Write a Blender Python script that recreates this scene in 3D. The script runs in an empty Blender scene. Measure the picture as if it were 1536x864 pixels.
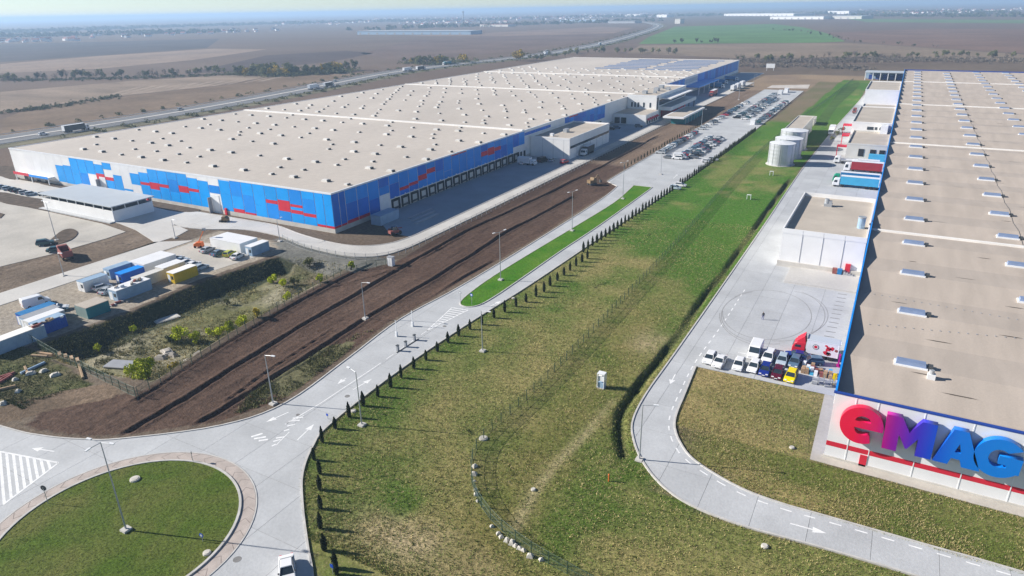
import bpy, bmesh, math, random
import numpy as np
from mathutils import Vector, Matrix
random.seed(7); rng = np.random.default_rng(11)
S = bpy.context.scene; COL = S.collection
RAD = math.radians
# ------------------------------------------------------------------ camera
H = 60.0; FPX = 1020.0; CX, CY = 768.0, 432.0          # photograph is 1536 x 864
def _d(px, py):
    v = np.array([px-CX, py-CY, FPX]); return v/np.linalg.norm(v)
_Y = _d(1379, 2); _X = -_d(-1200, 50); _X = _X-_Y*(_X@_Y); _X /= np.linalg.norm(_X); _Z = np.cross(_X, _Y)
ROT = np.array([_X, _Y, _Z])                             # camera (x right, y down, z forward) -> world
def G(px, py, z=0.0):
    r = ROT@_d(px, py); t = (z-H)/r[2]; return (float(r[0]*t), float(r[1]*t))
cam = bpy.data.cameras.new('camera'); cam.sensor_width = 36.0; cam.lens = 36.0*FPX/1536.0
cam.clip_start = 1.0; cam.clip_end = 60000.0
co = bpy.data.objects.new('camera', cam); COL.objects.link(co)
M4 = Matrix(((ROT[0,0], -ROT[0,1], -ROT[0,2], 0), (ROT[1,0], -ROT[1,1], -ROT[1,2], 0), (ROT[2,0], -ROT[2,1], -ROT[2,2], H), (0,0,0,1)))
co.matrix_world = M4; S.camera = co
# ------------------------------------------------------------------ sky, sun, exposure
SUN_EL, SUN_AZ = RAD(27.5), math.atan2(-0.945, -0.326)   # azimuth clockwise from +Y
w = bpy.data.worlds.new('World'); S.world = w; w.use_nodes = True
nt = w.node_tree; bg = nt.nodes['Background']
sky = nt.nodes.new('ShaderNodeTexSky'); sky.sky_type = 'NISHITA'; sky.sun_disc = False
sky.sun_elevation = SUN_EL; sky.sun_rotation = SUN_AZ % (2*math.pi); sky.altitude = 100
sky.air_density = 0.7; sky.dust_density = 0.0; sky.ozone_density = 2.0
nt.links.new(sky.outputs[0], bg.inputs[0]); bg.inputs[1].default_value = 0.065
sl = bpy.data.lights.new('sun', 'SUN'); sl.energy = 5.0; sl.angle = RAD(0.53); sl.color = (1.0, 0.945, 0.87)
so = bpy.data.objects.new('sun', sl); COL.objects.link(so)
sv = Vector((math.sin(SUN_AZ)*math.cos(SUN_EL), math.cos(SUN_AZ)*math.cos(SUN_EL), math.sin(SUN_EL)))
so.rotation_euler = sv.to_track_quat('Z', 'Y').to_euler(); so.location = (-200, -60, 200)
S.view_settings.view_transform = 'Standard'; S.view_settings.look = 'None'
S.view_settings.exposure = 0.7; S.view_settings.gamma = 1.0; S.view_settings.use_curve_mapping = False
S.render.engine = 'CYCLES'; S.cycles.volume_bounces = 1; S.cycles.max_bounces = 6; S.cycles.transparent_max_bounces = 24

# ------------------------------------------------------------------ materials
MATS = {}
def mat(name, col, rough=0.8, var=0.12, scale=0.5, bump=0.0, bscale=None, spec=0.3, metal=0.0, rnd=0.0, stretch=None, fine=0.0, local=False):
    if name in MATS: return MATS[name]
    m = bpy.data.materials.new(name); m.use_nodes = True; t = m.node_tree; N = t.nodes; Lk = t.links.new
    b = N['Principled BSDF']; b.inputs['Roughness'].default_value = rough
    b.inputs['Specular IOR Level'].default_value = spec; b.inputs['Metallic'].default_value = metal
    geo = N.new('ShaderNodeTexCoord') if local else N.new('ShaderNodeNewGeometry')
    pos = geo.outputs['Object'] if local else geo.outputs['Position']
    if stretch:
        mp = N.new('ShaderNodeVectorMath'); mp.operation = 'MULTIPLY'; mp.inputs[1].default_value = stretch
        Lk(pos, mp.inputs[0]); pos = mp.outputs[0]
    nz = N.new('ShaderNodeTexNoise'); nz.inputs['Scale'].default_value = scale; nz.inputs['Detail'].default_value = 6
    Lk(pos, nz.inputs['Vector'])
    mr = N.new('ShaderNodeMapRange'); mr.inputs[1].default_value = 0.3; mr.inputs[2].default_value = 0.7
    mr.inputs[3].default_value = 1-var; mr.inputs[4].default_value = 1+var; Lk(nz.outputs[0], mr.inputs[0])
    val = mr.outputs[0]
    if fine:
        n2 = N.new('ShaderNodeTexNoise'); n2.inputs['Scale'].default_value = scale*14; n2.inputs['Detail'].default_value = 3
        Lk(geo.outputs['Object' if local else 'Position'], n2.inputs['Vector'])
        m2 = N.new('ShaderNodeMapRange'); m2.inputs[1].default_value = 0.3; m2.inputs[2].default_value = 0.7
        m2.inputs[3].default_value = 1-fine; m2.inputs[4].default_value = 1+fine; Lk(n2.outputs[0], m2.inputs[0])
        mu = N.new('ShaderNodeMath'); mu.operation = 'MULTIPLY'; Lk(val, mu.inputs[0]); Lk(m2.outputs[0], mu.inputs[1]); val = mu.outputs[0]
    if rnd:
        oi = N.new('ShaderNodeObjectInfo'); m3 = N.new('ShaderNodeMapRange')
        m3.inputs[3].default_value = 1-rnd; m3.inputs[4].default_value = 1+rnd; Lk(oi.outputs['Random'], m3.inputs[0])
        mu = N.new('ShaderNodeMath'); mu.operation = 'MULTIPLY'; Lk(val, mu.inputs[0]); Lk(m3.outputs[0], mu.inputs[1]); val = mu.outputs[0]
    sc = N.new('ShaderNodeVectorMath'); sc.operation = 'SCALE'; sc.inputs[0].default_value = col[:3]; Lk(val, sc.inputs['Scale'])
    Lk(sc.outputs[0], b.inputs['Base Color'])
    if bump:
        nb = N.new('ShaderNodeTexNoise'); nb.inputs['Scale'].default_value = bscale or scale*6; nb.inputs['Detail'].default_value = 4
        Lk(pos, nb.inputs['Vector']); bp = N.new('ShaderNodeBump'); bp.inputs['Strength'].default_value = bump; bp.inputs['Distance'].default_value = 0.15
        Lk(nb.outputs[0], bp.inputs['Height']); Lk(bp.outputs[0], b.inputs['Normal'])
    MATS[name] = m; return m
def leafmat(name, col, var=0.35):
    m = mat(name, col, 0.7, var, 1.3, spec=0.15, rnd=0.15, fine=0.2); return m
def wiremat(name, col, cover):
    m = bpy.data.materials.new(name); m.use_nodes = True; t = m.node_tree; N = t.nodes
    b = N['Principled BSDF']; b.inputs['Base Color'].default_value = (*col, 1); b.inputs['Roughness'].default_value = 0.6
    b.inputs['Alpha'].default_value = cover; MATS[name] = m; return m

mat('concrete', (0.465, 0.475, 0.482), 0.75, 0.10, 0.16, 0.15, 3.0, rnd=0.045, fine=0.05)
mat('concrete_bright', (0.53, 0.51, 0.475), 0.8, 0.10, 0.12, 0.1, 3.0, rnd=0.05, fine=0.05)
mat('concrete_warm', (0.46, 0.43, 0.38), 0.8, 0.14, 0.1, 0.1, 3.0, fine=0.06)
mat('shaded_concrete', (0.30, 0.35, 0.40), 0.8, 0.12, 0.12, 0.1, 3.0, fine=0.05)  # dock yard concrete, coloured darker and bluer to deepen the shade on it
mat('joint', (0.20, 0.195, 0.19), 0.9, 0.3, 0.6)
mat('kerbstone', (0.52, 0.50, 0.47), 0.85, 0.15, 0.8)
mat('apron_paving', (0.45, 0.39, 0.35), 0.85, 0.14, 0.6, fine=0.08)
mat('apron_line', (0.25, 0.21, 0.19), 0.9, 0.2, 1.0)
mat('road_paint', (0.80, 0.80, 0.79), 0.6, 0.12, 1.5, fine=0.1)
mat('skid', (0.27, 0.265, 0.26), 0.8, 0.2, 1.5)
mat('highway', (0.17, 0.17, 0.175), 0.85, 0.15, 0.05)
mat('white_panel', (0.78, 0.78, 0.78), 0.5, 0.04, 0.3, rnd=0.03)
mat('white_wall', (0.80, 0.795, 0.78), 0.55, 0.05, 0.25)
mat('cream_wall', (0.62, 0.60, 0.55), 0.6, 0.07, 0.25)
mat('plinth', (0.56, 0.53, 0.48), 0.85, 0.12, 0.4)
mat('blue_light', (0.002, 0.335, 0.86), 0.4, 0.06, 0.3, rnd=0.07)
mat('blue_mid', (0.004, 0.25, 0.76), 0.4, 0.07, 0.3, rnd=0.09)
mat('blue_dark', (0.006, 0.15, 0.62), 0.4, 0.07, 0.3, rnd=0.1)
mat('blue_navy', (0.02, 0.06, 0.30), 0.45, 0.06, 0.3)
mat('red_panel', (0.62, 0.025, 0.05), 0.45, 0.06, 0.3)
mat('roof_membrane', (0.53, 0.475, 0.415), 0.8, 0.075, 0.035, 0.06, 1.2, stretch=(1.0, 0.35, 1), fine=0.05)
mat('roof_old', (0.46, 0.395, 0.335), 0.85, 0.10, 0.32, 0.06, 1.2, stretch=(1.0, 0.16, 1), fine=0.06)
mat('roof_beige', (0.47, 0.415, 0.35), 0.85, 0.1, 0.15, fine=0.05)
mat('roof_ridge', (0.84, 0.82, 0.78), 0.7, 0.08, 0.3)
mat('roof_patch', (0.10, 0.085, 0.07), 0.9, 0.4, 0.6)
mat('roof_grey', (0.50, 0.54, 0.57), 0.45, 0.05, 0.2)
mat('skylight_white', (0.66, 0.64, 0.60), 0.4, 0.08, 0.8, rnd=0.12)
mat('skylight_blue', (0.20, 0.26, 0.40), 0.3, 0.1, 0.8, spec=0.5, rnd=0.08)
mat('dark_opening', (0.025, 0.027, 0.03), 0.6, 0.2, 0.6)
mat('rubber', (0.025, 0.025, 0.027), 0.85, 0.2, 1.0)
mat('glass', (0.03, 0.045, 0.06), 0.12, 0.2, 0.8, spec=0.6)
mat('galvanised', (0.42, 0.44, 0.46), 0.45, 0.1, 0.6, metal=0.35)
mat('tank_steel', (0.55, 0.57, 0.59), 0.4, 0.08, 0.25, metal=0.35)
mat('white_metal', (0.78, 0.79, 0.80), 0.4, 0.05, 0.6)
mat('grey_metal', (0.33, 0.34, 0.36), 0.5, 0.1, 0.6)
mat('dark_metal', (0.07, 0.075, 0.08), 0.5, 0.15, 0.6)
mat('teal_metal', (0.02, 0.20, 0.24), 0.5, 0.1, 0.6); mat('green_metal', (0.01, 0.30, 0.17), 0.45, 0.08, 0.6)
mat('sky_tarp', (0.06, 0.38, 0.60), 0.5, 0.07, 0.6); mat('red_tarp', (0.33, 0.03, 0.04), 0.5, 0.1, 0.6)
mat('blue_tarp', (0.02, 0.18, 0.42), 0.5, 0.08, 0.6); mat('container_blue', (0.01, 0.09, 0.42), 0.5, 0.1, 0.6)
mat('container_pale', (0.30, 0.42, 0.55), 0.5, 0.1, 0.6); mat('container_yellow', (0.62, 0.42, 0.02), 0.5, 0.1, 0.6)
mat('container_green', (0.24, 0.32, 0.30), 0.6, 0.12, 0.6); mat('rust_red', (0.28, 0.09, 0.08), 0.7, 0.2, 0.8)
mat('dusty_yellow', (0.24, 0.165, 0.09), 0.7, 0.2, 0.8); mat('orange_paint', (0.72, 0.16, 0.03), 0.5, 0.1, 0.8); mat('yellow_paint', (0.80, 0.58, 0.0), 0.4, 0.05, 0.8)
mat('magenta_paint', (0.45, 0.01, 0.22), 0.5, 0.05, 0.8); mat('sign_blue', (0.01, 0.07, 0.45), 0.4, 0.05, 0.8)
mat('cardboard', (0.42, 0.28, 0.17), 0.85, 0.15, 1.0, rnd=0.15); mat('wood', (0.36, 0.25, 0.15), 0.8, 0.2, 1.2, rnd=0.15)
mat('rubble', (0.36, 0.33, 0.29), 0.9, 0.25, 0.8, rnd=0.15); mat('junk', (0.30, 0.26, 0.23), 0.9, 0.4, 1.5, rnd=0.3)
mat('bark', (0.09, 0.065, 0.045), 0.9, 0.25, 1.5); mat('stone', (0.55, 0.52, 0.46), 0.9, 0.2, 1.0, rnd=0.1)
mat('post_green', (0.05, 0.09, 0.06), 0.6, 0.1, 0.8)
wiremat('wire_mesh', (0.05, 0.10, 0.07), 0.20)
wiremat('wire_mesh_grey', (0.16, 0.18, 0.17), 0.22)
leafmat('thuja_leaf', (0.030, 0.042, 0.018)); leafmat('bush_leaf', (0.44, 0.48, 0.02)); leafmat('bush_yellow', (0.42, 0.33, 0.02))
leafmat('weed_leaf', (0.19, 0.19, 0.075)); leafmat('tree_olive', (0.16, 0.165, 0.075)); leafmat('tree_yellow', (0.46, 0.33, 0.04))
leafmat('tree_grey', (0.19, 0.16, 0.13)); leafmat('tree_dark', (0.08, 0.10, 0.05)); leafmat('tree_pale', (0.27, 0.26, 0.11))
leafmat('grass_blade', (0.14, 0.19, 0.04), 0.3); leafmat('straw_blade', (0.46, 0.38, 0.18), 0.25); leafmat('grass_dark', (0.06, 0.085, 0.02), 0.3)
for n, c in dict(white=(0.80, 0.80, 0.80), silver=(0.45, 0.47, 0.49), grey=(0.16, 0.17, 0.185), black=(0.02, 0.021, 0.024), blue=(0.012, 0.03, 0.22),
                 steel=(0.10, 0.17, 0.25), red=(0.40, 0.015, 0.03), maroon=(0.10, 0.008, 0.025), yellow=(0.85, 0.66, 0.0), pale=(0.42, 0.50, 0.56), teal=(0.03, 0.10, 0.11), green=(0.45, 0.48, 0.04)).items():
    mat('car_'+n, c, 0.28, 0.03, 0.5, spec=0.5)
def m_(n): return MATS[n]

# ------------------------------------------------------------------ mesh builder
class MB:
    def __init__(s): s.v = []; s.f = []; s.m = []
    def add(s, vs, fs, mi=0):
        o = len(s.v); s.v += [tuple(map(float, p)) for p in vs]; s.f += [tuple(i+o for i in f) for f in fs]; s.m += [mi]*len(fs); return s
    def box(s, x0, x1, y0, y1, z0, z1, mi=0):
        return s.add([(x0,y0,z0),(x1,y0,z0),(x1,y1,z0),(x0,y1,z0),(x0,y0,z1),(x1,y0,z1),(x1,y1,z1),(x0,y1,z1)],
                     [(0,3,2,1),(4,5,6,7),(0,1,5,4),(1,2,6,5),(2,3,7,6),(3,0,4,7)], mi)
    def frustum(s, x0, x1, y0, y1, z0, z1, i, mi=0):
        return s.add([(x0,y0,z0),(x1,y0,z0),(x1,y1,z0),(x0,y1,z0),(x0+i,y0+i,z1),(x1-i,y0+i,z1),(x1-i,y1-i,z1),(x0+i,y1-i,z1)],
                     [(0,3,2,1),(4,5,6,7),(0,1,5,4),(1,2,6,5),(2,3,7,6),(3,0,4,7)], mi)
    def prism(s, poly, z0, z1, mi=0, mside=None):
        n = len(poly); a = sum(poly[i][0]*poly[(i+1)%n][1]-poly[(i+1)%n][0]*poly[i][1] for i in range(n))
        if a < 0: poly = poly[::-1]
        o = len(s.v); s.v += [(float(p[0]), float(p[1]), z0) for p in poly]+[(float(p[0]), float(p[1]), z1) for p in poly]
        s.f.append(tuple(o+n+i for i in range(n))); s.m.append(mi)
        s.f.append(tuple(o+i for i in range(n-1, -1, -1))); s.m.append(mi if mside is None else mside)
        for i in range(n):
            j = (i+1) % n; s.f.append((o+i, o+j, o+n+j, o+n+i)); s.m.append(mi if mside is None else mside)
        return s
    def prism_y(s, poly, y0, y1, mi=0):          # polygon in (x, z), extruded along y
        n = len(poly); o = len(s.v)
        a = sum(poly[i][0]*poly[(i+1)%n][1]-poly[(i+1)%n][0]*poly[i][1] for i in range(n))
        if a < 0: poly = poly[::-1]
        s.v += [(p[0], y0, p[1]) for p in poly]+[(p[0], y1, p[1]) for p in poly]
        s.f.append(tuple(o+i for i in range(n))); s.m.append(mi); s.f.append(tuple(o+n+i for i in range(n-1, -1, -1))); s.m.append(mi)
        for i in range(n):
            j = (i+1) % n; s.f.append((o+j, o+i, o+n+i, o+n+j)); s.m.append(mi)
        return s
    def cyl(s, p, q, r0, r1=None, n=8, mi=0):
        r1 = r0 if r1 is None else r1; p = Vector(p); q = Vector(q); d = (q-p).normalized()
        u = d.orthogonal().normalized(); v = d.cross(u); o = len(s.v)
        for c, r in ((p, r0), (q, r1)):
            for i in range(n):
                a = 2*math.pi*i/n; t = c+(u*math.cos(a)+v*math.sin(a))*r; s.v.append(tuple(t))
        for i in range(n):
            j = (i+1) % n; s.f.append((o+i, o+j, o+n+j, o+n+i)); s.m.append(mi)
        s.f.append(tuple(o+i for i in range(n-1, -1, -1))); s.m.append(mi); s.f.append(tuple(o+n+i for i in range(n))); s.m.append(mi)
        return s
    def mesh(s, name, mats):
        me = bpy.data.meshes.new(name); me.from_pydata(s.v, [], s.f)
        for m in mats: me.materials.append(m_(m) if isinstance(m, str) else m)
        if len(mats) > 1: me.polygons.foreach_set('material_index', s.m)
        me.update(); return me
    def build(s, name, mats, parent=None, loc=(0,0,0), rz=0.0):
        return put(name, s.mesh(name, mats if isinstance(mats, (list, tuple)) else [mats]), parent, loc, rz)
def put(name, me, parent=None, loc=(0,0,0), rz=0.0, scale=None):
    o = bpy.data.objects.new(name, me); COL.objects.link(o); o.parent = parent; o.location = loc
    if rz: o.rotation_euler = (0, 0, rz)
    if scale is not None: o.scale = scale if hasattr(scale, '__len__') else (scale,)*3
    return o
def tag(o, label, cat, group=None):
    o['label'] = label; o['category'] = cat
    if group: o['group'] = group
    return o
def thing(name, label, cat, loc=(0,0,0), rz=0.0, group=None, scale=None):
    return tag(put(name, None, None, loc, rz, scale), label, cat, group)
def struct(o): o['kind'] = 'structure'; return o
def stuff(o): o['kind'] = 'stuff'; return o
def copy_tree(o, loc, rz=0.0, label=None, group=None, scale=None):
    c = o.copy(); COL.objects.link(c); c.location = loc; c.rotation_euler = (0, 0, rz)
    if scale is not None: c.scale = scale if hasattr(scale, '__len__') else (scale,)*3
    if label: c['label'] = label
    if group: c['group'] = group
    for ch in o.children:
        k = ch.copy(); COL.objects.link(k); k.parent = c
        for g in ch.children:
            g2 = g.copy(); COL.objects.link(g2); g2.parent = k
    return c
def smooth(pts, n=6, closed=False):
    P = [np.array(p, float) for p in pts]; out = []; N = len(P)
    for i in range(N if closed else N-1):
        p0 = P[(i-1) % N] if closed or i > 0 else P[0]; p1 = P[i]; p2 = P[(i+1) % N]
        p3 = P[(i+2) % N] if closed or i+2 < N else P[-1]
        for k in range(n):
            t = k/n; out.append(tuple(0.5*((2*p1)+(-p0+p2)*t+(2*p0-5*p1+4*p2-p3)*t*t+(-p0+3*p1-3*p2+p3)*t**3)))
    if not closed: out.append(tuple(P[-1]))
    return out
def ribbon(mb, line, w0, w1, z0, z1, mi=0):       # strip between offsets w0..w1 (left positive) of a polyline, as a solid
    L = [np.array(p, float) for p in line]; o = len(mb.v); n = len(L)
    for i, p in enumerate(L):
        d = L[min(i+1, n-1)]-L[max(i-1, 0)]; d /= (np.linalg.norm(d)+1e-9); nn = np.array([-d[1], d[0]])
        a = p+nn*w0; b = p+nn*w1
        mb.v += [(a[0],a[1],z0),(b[0],b[1],z0),(b[0],b[1],z1),(a[0],a[1],z1)]
    for i in range(n-1):
        q = o+4*i; r = q+4
        for a, b in ((3,2),(2,1),(0,3),(1,0)):
            mb.f.append((q+a, r+a, r+b, q+b)); mb.m.append(mi)
    mb.f.append((o,o+1,o+2,o+3)); mb.m.append(mi); q = o+4*(n-1); mb.f.append((q+3,q+2,q+1,q)); mb.m.append(mi)
    return mb
def clip(poly, a, b, c):                           # keep a*x+b*y<=c
    out = []; n = len(poly)
    for i in range(n):
        p, q = poly[i], poly[(i+1) % n]; dp = a*p[0]+b*p[1]-c; dq = a*q[0]+b*q[1]-c
        if dp <= 0: out.append(p)
        if (dp < 0 < dq) or (dq < 0 < dp):
            t = dp/(dp-dq); out.append((p[0]+(q[0]-p[0])*t, p[1]+(q[1]-p[1])*t))
    return out
def area(poly): 
    return abs(sum(poly[i][0]*poly[(i+1)%len(poly)][1]-poly[(i+1)%len(poly)][0]*poly[i][1] for i in range(len(poly))))/2
def inside(poly, x, y):
    x = np.asarray(x); y = np.asarray(y); r = np.zeros(np.broadcast(x, y).shape, bool); n = len(poly)
    for i in range(n):
        x0, y0 = poly[i]; x1, y1 = poly[(i+1) % n]
        if y0 == y1: continue
        c = ((y0 > y) != (y1 > y)) & (x < (x1-x0)*(y-y0)/(y1-y0)+x0); r ^= c
    return r
def seg_dist(line, x, y):
    d = np.full(np.broadcast(x, y).shape, 1e9)
    for i in range(len(line)-1):
        ax, ay = line[i]; bx, by = line[i+1]; l2 = (bx-ax)**2+(by-ay)**2+1e-9
        t = np.clip(((x-ax)*(bx-ax)+(y-ay)*(by-ay))/l2, 0, 1); d = np.minimum(d, np.hypot(x-ax-t*(bx-ax), y-ay-t*(by-ay)))
    return d
def vnoise(x, y, s, seed=0):
    x = np.asarray(x)/s+seed*17.3; y = np.asarray(y)/s-seed*9.1; xi = np.floor(x).astype(np.int64); yi = np.floor(y).astype(np.int64); fx = x-xi; fy = y-yi
    fx = fx*fx*(3-2*fx); fy = fy*fy*(3-2*fy)
    def h(a, b):
        n = (a*374761393+b*668265263+seed*1442695) & 0x7fffffff; n = ((n ^ (n >> 13))*1274126177) & 0x7fffffff
        return ((n ^ (n >> 16)) & 0xffff)/65535.0
    return (h(xi,yi)*(1-fx)+h(xi+1,yi)*fx)*(1-fy)+(h(xi,yi+1)*(1-fx)+h(xi+1,yi+1)*fx)*fy
def fbm(x, y, s, seed=0, o=4):
    r = 0; a = 0.5; t = 0
    for k in range(o): r = r+a*vnoise(x, y, s/2**k, seed+k); t += a; a *= 0.5
    return r/t
def GP(*pts): return [G(*p) for p in pts]
# ------------------------------------------------------------------ outlines of the place
RC = (-76.8, 34.8)                                 # roundabout centre
acc_left = smooth([(-91.5,562),(-91,420),(-90.8,288),(-90.4,240),(-89.6,234)],5)+smooth([(-84.2,229),(-82.6,209),(-82.3,158),(-82.8,123),(-84.2,102),(-82.2,83),(-80.9,66.6),(-85,56.9),(-95.7,47.3),(-100.9,44.4),(-107.7,42.0),(-116.4,40.4),(-150,36.5)], 5)
acc_low = [(-150,22.5),(-118,24.5),(-104,22),(-98,15),(-88,9.5),(-70,4),(-62,-8),(-58,-30),(-44,-30),(-44,0),(-42,18),(-43.5,30)]
acc_right = smooth([(-43.5,30),(-46.5,37),(-49.9,40.8),(-53.8,44),(-59.6,49),(-64.6,54),(-68,59.5),(-69.9,65.5),(-70.8,84),(-70.2,106),(-68.6,132),(-67.3,172),(-65.3,227),(-63.9,282),(-62.8,383),(-63.7,560)], 5)
ROAD_A = acc_left+acc_low+acc_right[1:]
rr_outer = smooth([(130,73),(60,73),(30,73),(8.4,72.8),(1.4,72.6),(-3,72.3),(-8.6,72.0),(-14.7,72.7),(-19.3,74.8),(-23.4,78.7),(-26.4,83.3),(-28.2,88.2),(-28.9,97),(-28.8,112),(-28.7,143),(-28.7,200),(-29,260),(-28.8,300),(-27,400),(-23.4,519),(-22.6,575)], 5)
rr_inner = smooth([(-24,109.6),(-23.2,100),(-22.2,90.4),(-19.3,84.7),(-15.9,81.7),(-10,79.2),(-4.7,78.5),(0.8,78.6),(12.5,78.8),(30,79),(130,78.6)], 5)
ROAD_R = rr_outer+[(-1.2,575),(-1.2,110.0)]+rr_inner
median = smooth(GP((690,455),(705,440),(740,415),(800,378),(860,342),(920,305))+[(-78.6,226),(-79.2,231.9),(-79.1,232.5),(-78.6,232.6),(-74,232.6),(-73.0,232.5),(-72.6,232),(-72.2,228)]+GP((900,338),(840,378),(780,420),(740,447),(717,459),(699,461)), 4, True)
island = [(RC[0]+14.3*math.cos(a), RC[1]+14.3*math.sin(a)) for a in np.linspace(0, 2*math.pi, 73)[:-1]]
BASIN = [(-141,59),(-139.5,78),(-141,96),(-138,119),(-126,122),(-115.5,122),(-114,102),(-111.5,80),(-107.5,61),(-118,58.5),(-130,57.5)]
ditch = smooth([(-26.3,79),(-28.9,84.3),(-30.6,89.6),(-30.9,97.4),(-30.9,103.4),(-30.6,110),(-30.6,127),(-30.8,144),(-30.5,156),(-30.5,170),(-30.6,216),(-30.6,267)], 5)
trenches = [smooth(GP(*p), 3) for p in ([(170,660),(290,590),(400,520),(500,460),(590,410),(700,348),(880,262),(985,205)],
    [(290,640),(375,588),(460,535),(560,470),(640,425),(760,350),(860,295)], [(205,600),(340,515),(460,445),(560,395)], [(445,597),(520,539),(600,477),(660,442),(690,421),(740,392)],
    [(340,600),(420,545),(500,492)], [(500,430),(600,372+30),(690,352)])]
tr_w = [0.5, 0.45, 0.42, 0.5, 0.3, 0.3]; tr_d = [0.5, 0.45, 0.4, 0.45, 0.2, 0.2]
DIRT = [(-92,560),(-92,300),(-91.6,236),(-86,231),(-84,228),(-83.5,160),(-84.5,122),(-85.5,100),(-83.5,83),(-82,68),(-86,58),(-96,48.5),(-101,45.5),(-108,43.2),(-113,42.4),(-116,48),(-113,54),(-106,56.5),(-109,78),(-113,102),(-114,126),(-107,130),(-109.6,160),(-110,300),(-109.5,560)]
LAWN_MID = [(-66,55),(-70.5,66),(-71,84),(-70.4,106),(-68.8,132),(-66,227),(-64,300),(-62.9,400),(-50,402),(-45,660),(-24,660),(-23.6,519),(-27,400),(-29.9,290),(-29.2,260),(-28.8,200),(-28.8,112),(-29,97),(-28.3,88),(-26.4,83),(-23.4,78.6),(-19.3,74.7),(-14.7,72.6),(-8.6,71.9),(1.4,72.5),(130,72.9),(130,20),(-42,18),(-50,40.8),(-60,49)]
LAWN_R = [(-24,109.8),(-23.2,100),(-22.2,90.4),(-19.3,84.7),(-15.9,81.7),(-10,79.2),(-4.7,78.4),(0.8,78.5),(130,78.4),(130,88.5),(-2.7,90.1),(-2.8,110)]
YARD_L = [(-171,56),(-171,128),(-150,128),(-140,122),(-143,96),(-141,78),(-143,58)]
TRACK = [(-177.8,60),(-199,62),(-196.2,92),(-196,108),(-197,115),(-208.5,117.5),(-207.5,119),(-196,117),(-180,112)]
LOT_L = [(-330,66),(-199,77),(-196.2,92),(-196,108),(-197,114.5),(-212,116.5),(-244,117),(-330,118)]
RING = smooth([(-190,125),(-178,126.5),(-165,131.8),(-150,131.6),(-138,128.4),(-127,127.4),(-119,127.8),(-113.5,131.5),(-111.3,138),(-110.6,150),(-110.4,210),(-110.4,400),(-108.5,610)], 5)
RING_IN = smooth([(-115,610),(-116,400),(-116,210),(-116,160),(-116.4,147),(-118.8,139.5),(-125,135),(-134,134.2),(-147,136),(-160,139.2),(-172,139.3),(-190,139)], 5)
# ------------------------------------------------------------------ terrain: one sheet to the horizon
def tz(x, y):
    x = np.asarray(x, float); y = np.asarray(y, float); z = np.zeros(np.broadcast(x, y).shape)
    ib = inside(BASIN, x, y); bl = BASIN+[BASIN[0]]; d = seg_dist(bl, x, y)
    z = np.where(ib, -np.minimum(d*0.85, 2.9)+np.clip(d-2, 0, 1)*(fbm(x, y, 6, 3)-0.5)*1.1, z)
    z = z-np.where(ib, 0, 0)
    dd = seg_dist(ditch, x, y); z = z-0.95*np.clip(1-dd/1.05, 0, 1)*np.clip(np.where(y < 112, 0.8, 0.05)+1.2*vnoise(x, y, 9, 5)**1.5, 0, 1)
    idr = inside(DIRT, x, y); de = np.clip(seg_dist(DIRT+[DIRT[0]], x, y)/1.5, 0, 1)
    zz = (fbm(x*0.9, y*0.22, 3.0, 8)-0.62)*0.5+(vnoise(x, y, 0.9, 12)-0.5)*0.10
    xw = x+(vnoise(y, y*0, 9, 4)-0.5)*0.9+(vnoise(y, y*0, 2.5, 14)-0.5)*0.25
    for l, wd, dp in zip(trenches, tr_w, tr_d):
        t = seg_dist(l, xw, y)
        zz = zz-dp*np.clip(1.3-t/wd, 0, 1)+0.22*np.exp(-((t-wd*1.9)/(wd*0.6))**2)
    z = z+np.where(idr, zz*de, 0)
    it = inside(TRACK, x, y); te = np.clip(seg_dist(TRACK+[TRACK[0]], x, y)/2.0, 0, 1); z = z+np.where(it, te*((fbm(x, y*0.12, 2.6, 21)-0.62)*0.55+(vnoise(x, y, 1.3, 22)-0.5)*0.08), 0)
    return z
def axis(segs):
    out = []
    for a, b, s in segs: out += list(np.arange(a, b, s))
    return np.array(out+[segs[-1][1]])
xs = axis([(-26000,-6000,5000),(-6000,-1200,1200),(-1200,-400,100),(-400,-215,10),(-215,-200,3),(-200,-177,0.7),(-177,-146,2.0),(-146,-113,0.7),(-113,-80,0.33),(-80,-34,1.5),(-34,-22,0.4),(-22,130,6),(130,1000,80),(1000,6000,1000),(6000,26000,5000)])
ys = axis([(-400,0,80),(0,40,5),(40,130,0.75),(130,260,1.1),(260,330,4),(330,700,10),(700,1500,60),(1500,6000,500),(6000,26000,5000)])
XX, YY = np.meshgrid(xs, ys); ZZ = tz(XX, YY)
def lin(*c): return np.array(c)
n1 = fbm(XX, YY, 22, 1); n2 = fbm(XX, YY, 5, 2); n3 = fbm(XX, YY, 70, 6); n4 = fbm(XX*0.7+YY*0.7, YY*0.7-XX*0.7, 9, 9)
colr = np.zeros(XX.shape+(4,)); colr[..., :3] = lin(0.145, 0.104, 0.078); colr[..., :3] *= (0.75+0.5*n3)[..., None]
def mix(mask, c0, c1, t, a=0.0):
    t = np.clip(t, 0, 1)[..., None]; colr[mask, :3] = (np.array(c0)*(1-t)+np.array(c1)*t)[mask]; colr[mask, 3] = a
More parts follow.
